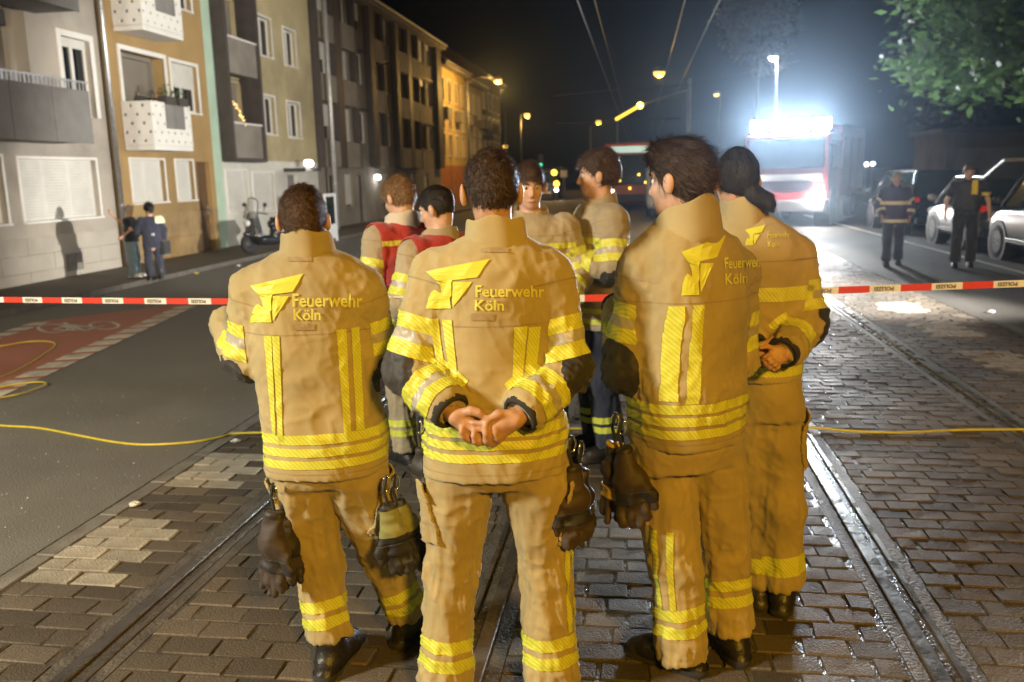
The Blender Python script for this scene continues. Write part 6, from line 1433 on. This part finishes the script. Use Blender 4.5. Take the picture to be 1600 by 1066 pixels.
# ---------------- G: facing the camera
G_ = std(828, 257, 5.0, rad(180)+AW+rad(-2), hyaw=rad(180)+AW+rad(6), hpitch=rad(-8), armsj={s: dict(e=(s*.28, .02, 1.17), w=(s*.2, .2, 1.02), hand=((-s*.4, .8, -.2), (-s, 0, 0)), ub=UB, fb=FB) for s in (-1, 1)}, bulk=1.05)
G_.update(label='young firefighter facing the camera behind the shoulder of the central firefighter', group='firefighters talking behind the row', seed=24, h=.010, hb=.007, face=True, skin=M['skin2'], top=M['grey_cloth'], bottom=M['navy'], hairm=M['h_brown'],
    bands=((zb(G_, .84), zb(G_, .87)), (zb(G_, 1.27), zb(G_, 1.30)), (zb(G_, 1.33), zb(G_, 1.36))), vertf=((-.16, -.125, zb(G_, .95), zb(G_, 1.27)), (.11, .145, zb(G_, .95), zb(G_, 1.27))), seams=(zb(G_, 1.40),), collar=dict(rx=.1, ry=.1, h=.03, gap=.3, off=(0, 0, -.005)), hair=dict(SHORT, t=.016, len=.028, hl=[(-.14, -.08), (-.06, -.075), (-.03, -.05), (-.012, -.02), (.02, .0), (.045, .03), (.07, .048), (.12, .058)]))
for l in G_['legs']: l['bands'] = ((.1, .14), (.16, .20))
build_person(G_)
# ---------------- F and E: the two in red vests
F_ = std(690, 293, 4.7, rad(52), hyaw=rad(78), hpitch=rad(-18), lean=.05, armsj={s: dict(e=(s*.29, .02, 1.16), w=(s*.2, .22, 1.05), hand=((-s*.4, .8, 0), (-s, 0, 0)), ub=UB, fb=FB) for s in (-1, 1)}, bulk=1.05)
F_.update(label='dark haired firefighter in a red vest with grey back panel, head lowered to the left', group='firefighters talking behind the row', seed=31, h=.010, hb=.0085, face=True, skin=M['skin2'], top=M['grey_cloth'], bottom=M['navy'], hairm=M['h_black'], bands=((zb(F_, .84), zb(F_, .87)), (zb(F_, .9), zb(F_, .93))), seams=(zb(F_, 1.36),), collar=dict(rx=.1, ry=.1, h=.03, gap=.5, off=(0, 0, .0)), hair=dict(SHORT, t=.008, len=.012))
E_ = std(642, 278, 5.15, rad(48), hyaw=rad(62), hpitch=rad(-22), lean=.16, armsj={s: dict(e=(s*.29, .02, 1.16), w=(s*.2, .24, 1.02), hand=((-s*.4, .8, 0), (-s, 0, 0)), ub=UB, fb=FB, pad=((0, 0, -.02), .09)) for s in (-1, 1)}, bulk=1.05)
E_.update(label='light brown haired firefighter in a red vest stooping at the left of the group', group='firefighters talking behind the row', seed=35, h=.010, hb=.0085, skin=M['skin2'], top=M['grey_cloth'], bottom=M['grey_cloth'], hairm=M['h_light'], bands=((zb(E_, .84), zb(E_, .87)), (zb(E_, .9), zb(E_, .93))), seams=(zb(E_, 1.36),), collar=dict(rx=.11, ry=.11, h=.055, gap=.5, off=(0, 0, .0), m=cloth('pale_collar', (.55, .5, .42))), hair=dict(SHORT, t=.014, len=.03, mess=.5))
for d in (E_, F_):
    for l in d['legs']: l['bands'] = ((.1, .14), (.16, .20))
    build_person(d); sk = d['sk']; V = sk.V; zl = zb(d, 1.16)
    vs_ = sk.patch('vest', [V[:, 2]-zl, .235*d['sc']-np.abs(d['ux'])], M['vest'], d['jk'], .012, .006)
    if d is F_:
        f, r = yawvec(d['yaw']); c = np.array(d['torso'][3][:3]); bv = sk.bvh(); pl_ = []
        nx, ny = 8, 4; P = [c-f*.3+r*(-.15+.3*i/nx)+UP*(-.06+.12*j/ny) for j in range(ny+1) for i in range(nx+1)]
        drape(P, [(j*(nx+1)+i, j*(nx+1)+i+1, (j+1)*(nx+1)+i+1, (j+1)*(nx+1)+i) for j in range(ny) for i in range(nx)], c, f, bv, 'back_panel', M['patchgrey'], d['jk'], .017)
        V2, T2 = text_mesh('O', .1, .004); drape([c-f*.3+r*(-.14+v[0])+UP*(-.035+v[1]) for v in V2], T2, c, f, bv, 'lettering', M['black'], d['jk'], .020)
    else: sk.patch('yellow_trim', [V[:, 2]-zb(d, 1.4), zb(d, 1.43)-V[:, 2], .235*d['sc']-np.abs(d['ux'])], M['stripe'], d['jk'], .014)
# ---------------- walkers on the right
I_ = std(1400, 269, 15.35, rad(180)+AW-rad(18), hyaw=rad(180)+AW-rad(18), hpitch=rad(-14), stride=.45, hem=.82, armsj={-1: dict(e=(-.29, -.06, 1.18), w=(-.27, .05, .95), hand=((0, .1, -1), (1, 0, 0)), ub=((.5, .68),), fb=((.5, .72),)), 1: dict(e=(.29, -.06, 1.18), w=(.24, .12, .98), hand=((0, .2, -1), (-1, 0, 0)), ub=((.5, .68),), fb=((.5, .72),))}, bulk=1.1)
I_.update(label='person walking in purple blue jacket with pale reflective bands beside the parked cars', seed=41, h=.015, hb=.014, face=True, top=M['purple'], bottom=M['navy'], hairm=M['h_grey'], stripe=M['silverstripe'], bands=((zb(I_, 1.18), zb(I_, 1.25)), (zb(I_, .84), zb(I_, .9))), collar=dict(rx=.1, ry=.1, h=.05, m=M['black']), hair=dict(SHORT, n=600, thick=2.5))
build_person(I_)
J_ = std(1512, 256, 14.8, rad(180)+AW-rad(26), hyaw=rad(180)+AW-rad(20), hpitch=rad(-28), stride=.3, hem=.95, armsj={-1: dict(e=(-.33, -.02, 1.18), w=(-.36, .06, .95), hand=((-.1, .1, -1), (1, 0, 0)), sleeve='short'), 1: dict(e=(.32, -.02, 1.18), w=(.33, .1, .95), hand=((0, .1, -1), (-1, 0, 0)), sleeve='short')})
J_.update(label='police officer in black with short sleeves and radio walking towards the tape', seed=44, h=.015, hb=.014, face=True, skin=M['skin2'], top=M['black'], bottom=M['black'], hairm=M['h_dark'], bands=(), collar=dict(rx=.085, ry=.085, h=.03), hair=dict(SHORT, n=600, thick=2.5))
build_person(J_)
sk = J_['sk']; V = sk.V; sk.patch('vest', [V[:, 2]-zb(J_, 1.02), zb(J_, 1.46)-V[:, 2], .19-np.abs(J_['ux'])], M['pad'], J_['jk'], .03, .02)
sk.patch('yellow_badge', [V[:, 2]-zb(J_, 1.28), zb(J_, 1.5)-V[:, 2], J_['ux']*-1-.05, J_['ux']+.13, J_['uy']], mat('hi_vis_badge', (.8, .62, .05)), J_['jk'], .036)
sk.patch('sleeve_badge', [V[:, 2]-zb(J_, 1.25), zb(J_, 1.31)-V[:, 2], -J_['ux']-.2, J_['uy']+.02], mat('sleeve_badge', (.8, .6, .1)), J_['jk'], .004)
J_t = MB().tube([J_['x'](0, .16, .955), J_['x'](.12, .13, .955)], .03, 8).tube([J_['x'](-.2, .02, .95), J_['x'](-.21, .04, .8)], .045, 8); J_t.build('holster', M['pad'], J_['tr'])
# ---------------- group by the wall
zk = zg(-10.2)+.09
K_ = std(198, 322, 17.4, rad(-78), z0=zk, hyaw=rad(-80), hpitch=rad(-12), hem=.92, armsj={-1: dict(e=(-.15, -.30, 1.42), w=(-.18, -.5, 1.6), hand=((0, -.5, .9), (-1, 0, 0)), sleeve='short'), 1: dict(e=(.26, .10, 1.22), w=(.24, -.14, 1.06), hand=((0, -.8, -.5), (-1, 0, 0)), sleeve='short')})
K_.update(label='fair haired woman in navy shirt and light jeans raising one arm by the wall', group='people by the house wall', seed=51, h=.016, hb=.014, skin=M['skin2'], top=M['navy'], bottom=M['jeans'], hairm=M['h_grey'], hair=dict(SHORT, t=.02, n=600, thick=2, earcut=False), bootm=M['shutter'])
for l in K_['legs']: l['bsh'] = .1; l['hem'] = .04
build_person(K_)
L1_ = std(230, 320, 17.0, rad(35), z0=zk, hyaw=rad(60), hpitch=rad(-10), hem=.78, armsj={-1: dict(e=(-.3, .05, 1.18), w=(-.28, .28, 1.1), hand=((0, 1, 0), (1, 0, 0))), 1: dict(e=(.28, -.02, 1.18), w=(.26, .05, .95), hand=((0, .1, -1), (-1, 0, 0)))}, bulk=1.05)
L1_.update(label='police officer in dark uniform with pale shoulder patch beside the woman in jeans', group='people by the house wall', seed=53, h=.016, hb=.014, skin=M['skin'], top=M['navy'], bottom=M['navy'], hairm=M['h_black'], bands=(), hair=dict(t=.035, amp=.02, amp2=.03, n=700, len=.05, thick=2, mess=.8, lift=.6, earcut=False))
build_person(L1_)
sk = L1_['sk']; V = sk.V; sk.patch('shoulder_patch', [V[:, 2]-zb(L1_, 1.36), L1_['ux']-.08, -L1_['uy']+.03], mat('pale_hi_vis', (.75, .72, .45)), L1_['jk'], .012)
MB().box(*[v for p in zip(L1_['x'](.02, -.17, 1.1)-.02, L1_['x'](.02, -.17, 1.1)+.02) for v in p]).build('belt_badge', M['p_white'], L1_['jk'])
bagp = L1_['x'](.27, .02, .62); bg = empty('bag', bagp); MB().box(bagp[0]-.06, bagp[0]+.06, bagp[1]-.14, bagp[1]+.14, bagp[2]-.02, bagp[2]+.26).build('body', M['black'], bg, bev=.03); MB().tube([bagp+[0, -.09, .25], bagp+[0, -.05, .33], bagp+[0, .05, .33], bagp+[0, .09, .25]], .012, 6).build('handle', M['black'], bg)
tag(bg, 'small black bag held by the officer at the wall', 'bag')
# ================================================================== gloves hanging from the belts
def glove(px, py, hd, px2, py2, label, m, m2, facing=-1, seed=1, sc=1.0, cuffm=None, twist=0.0):
    a, b = pt(px, py, hd), pt(px2, py2, hd); d = nrmz(b-a); n = nrmz(-CF_*math.cos(twist)+CR_*math.sin(twist)); L_ = np.linalg.norm(b-a)/.30; sc = L_*sc*.9
    root = empty('glove', a); tag(root, label, 'glove', 'gloves hanging from belts'); v = Vol(np.minimum(a, b)-.12, np.maximum(a, b)+.12, .006)
    n = nrmz(n-np.dot(n, d)*d); l = np.cross(d, n)
    v.rcone(a, a+d*.11*sc, .022*sc, .033*sc, .02, flat0=True, sq=1.35, side=l); v.rcone(a+d*.11*sc, a+d*.19*sc, .021*sc, .025*sc, .03, sq=1.7, side=l)
    for i, (o_, ln) in enumerate(((.036, .075), (.013, .09), (-.012, .085), (-.035, .065))):
        p = a+(d*.195+l*o_)*sc; q = p+(d*ln*.5+l*o_*.12+n*.008*(i % 2))*sc; e = q+(d*ln*.45+n*(.012 if (i+seed) % 2 else -.006))*sc
        v.rcone(p, q, .0165*sc, .015*sc, .006); v.rcone(q, e, .015*sc, .0125*sc, .005)
    t0 = a+(d*.12+l*.04*facing*-1)*sc; v.rcone(t0, t0+(d*.06+l*.03*facing*-1)*sc, .02*sc, .017*sc, .015); v.rcone(t0+(d*.06+l*.03*facing*-1)*sc, t0+(d*.1+l*.032*facing*-1)*sc, .017*sc, .013*sc, .008)
    V, F = v.mesh(1); N = normals(V, F); V = V+N*((ridge(V*26, seed)-.5)*.012+(vnoise(V*13, seed+2)-.5)*.016)[:, None]; o = npmesh('shell', V, F, m, root); sk = Skin(V, F); w = (V-a)@d
    sk.patch('knuckle_guard', [w-.15*sc, .195*sc-w, sk.N@n-.1], m2, root, .005, .004); sk.patch('cuff_binding', [w+.001, .014-w], m2, root, .003)
    if cuffm: sk.patch('cuff_panel', [w-.014, .12*sc-w], cuffm, root, .003)
    MB().tube([a+UP*.10-CF_*.0, a+UP*.05+l*.012, a+d*.01], .006, 6).build('strap', M['pad'], root); 
    c = a+UP*.07; MB().tube([c+l*.014*math.cos(t)+UP*.024*math.sin(t) for t in np.linspace(0, 2*math.pi, 14)[:-1]], .0032, 6, closed=True).build('carabiner', M['chrome'], root, smooth=True)
M['gl_brown'] = cloth('dark_brown_glove_leather', (.05, .034, .024), .4, .6, .05); M['gl_black'] = cloth('black_glove', (.016, .015, .015), .4, .55, .05); M['gl_green'] = cloth('olive_green_glove', (.22, .22, .07), .4, .7, .1); M['gl_y'] = mat('glove_yellow_tab', (.6, .4, .06), .6)
glove(430, 800, hA-.14, 428, 950, 'dark brown glove hanging from the left hip of the leftmost firefighter', M['gl_brown'], M['gl_black'], 1, 3, 1.0, None, -.5)
glove(447, 812, hA-.06, 455, 935, 'black glove tucked behind the brown glove at the left hip of the leftmost firefighter', M['gl_black'], M['gl_brown'], -1, 4, 1.0, None, .4)
glove(606, 788, hA-.14, 634, 902, 'front olive and black glove hanging from the right hip of the leftmost firefighter', M['gl_black'], M['gl_black'], -1, 5, 1.1, M['gl_green'], .2)
glove(620, 785, hA-.07, 664, 890, 'rear olive and black glove hanging from the right hip of the leftmost firefighter', M['gl_black'], M['gl_black'], -1, 6, 1.1, M['gl_green'], .5)
glove(894, 728, hB-.04, 903, 876, 'brown glove hanging from the right hip of the central firefighter', M['gl_brown'], M['gl_black'], -1, 7, 1.0, None, .4)
glove(909, 735, hB+.03, 916, 850, 'dark glove partly behind the brown glove at the right hip of the central firefighter', M['gl_black'], M['gl_brown'], -1, 8, 1.0, None, .8)
glove(972, 700, hC-.12, 1000, 842, 'brown glove hanging in front at the left hip of the tall firefighter', M['gl_brown'], M['gl_black'], 1, 9, 1.0, None, -.3)
glove(962, 690, hC-.05, 958, 835, 'glove with yellow tab hanging at the left hip of the tall firefighter', M['gl_brown'], M['gl_y'], 1, 10, 1.0, None, -.6)
glove(657, 700, hB-.02, 655, 790, 'dark glove just showing at the left hip of the central firefighter', M['gl_black'], M['gl_black'], 1, 11, 1.0, None, -1.0)
# ================================================================== thin scattering volume added for the glow round the lamps
hz = MB().box(-120, 140, -40, 330, -2.0, 19).build('glow_volume', None); stuff(hz); hz.data.materials.clear()
hm = bpy.data.materials.new('glow_volume'); hm.use_nodes = True; n = hm.node_tree.nodes
for q in list(n):
    if q.type != 'OUTPUT_MATERIAL': n.remove(q)
pv = n.new('ShaderNodeVolumePrincipled'); pv.inputs['Density'].default_value = .0005; pv.inputs['Anisotropy'].default_value = .9; pv.inputs['Color'].default_value = (.66, .8, 1, 1)
hm.node_tree.links.new(pv.outputs[0], n['Material Output'].inputs['Volume']); hz.data.materials.append(hm)
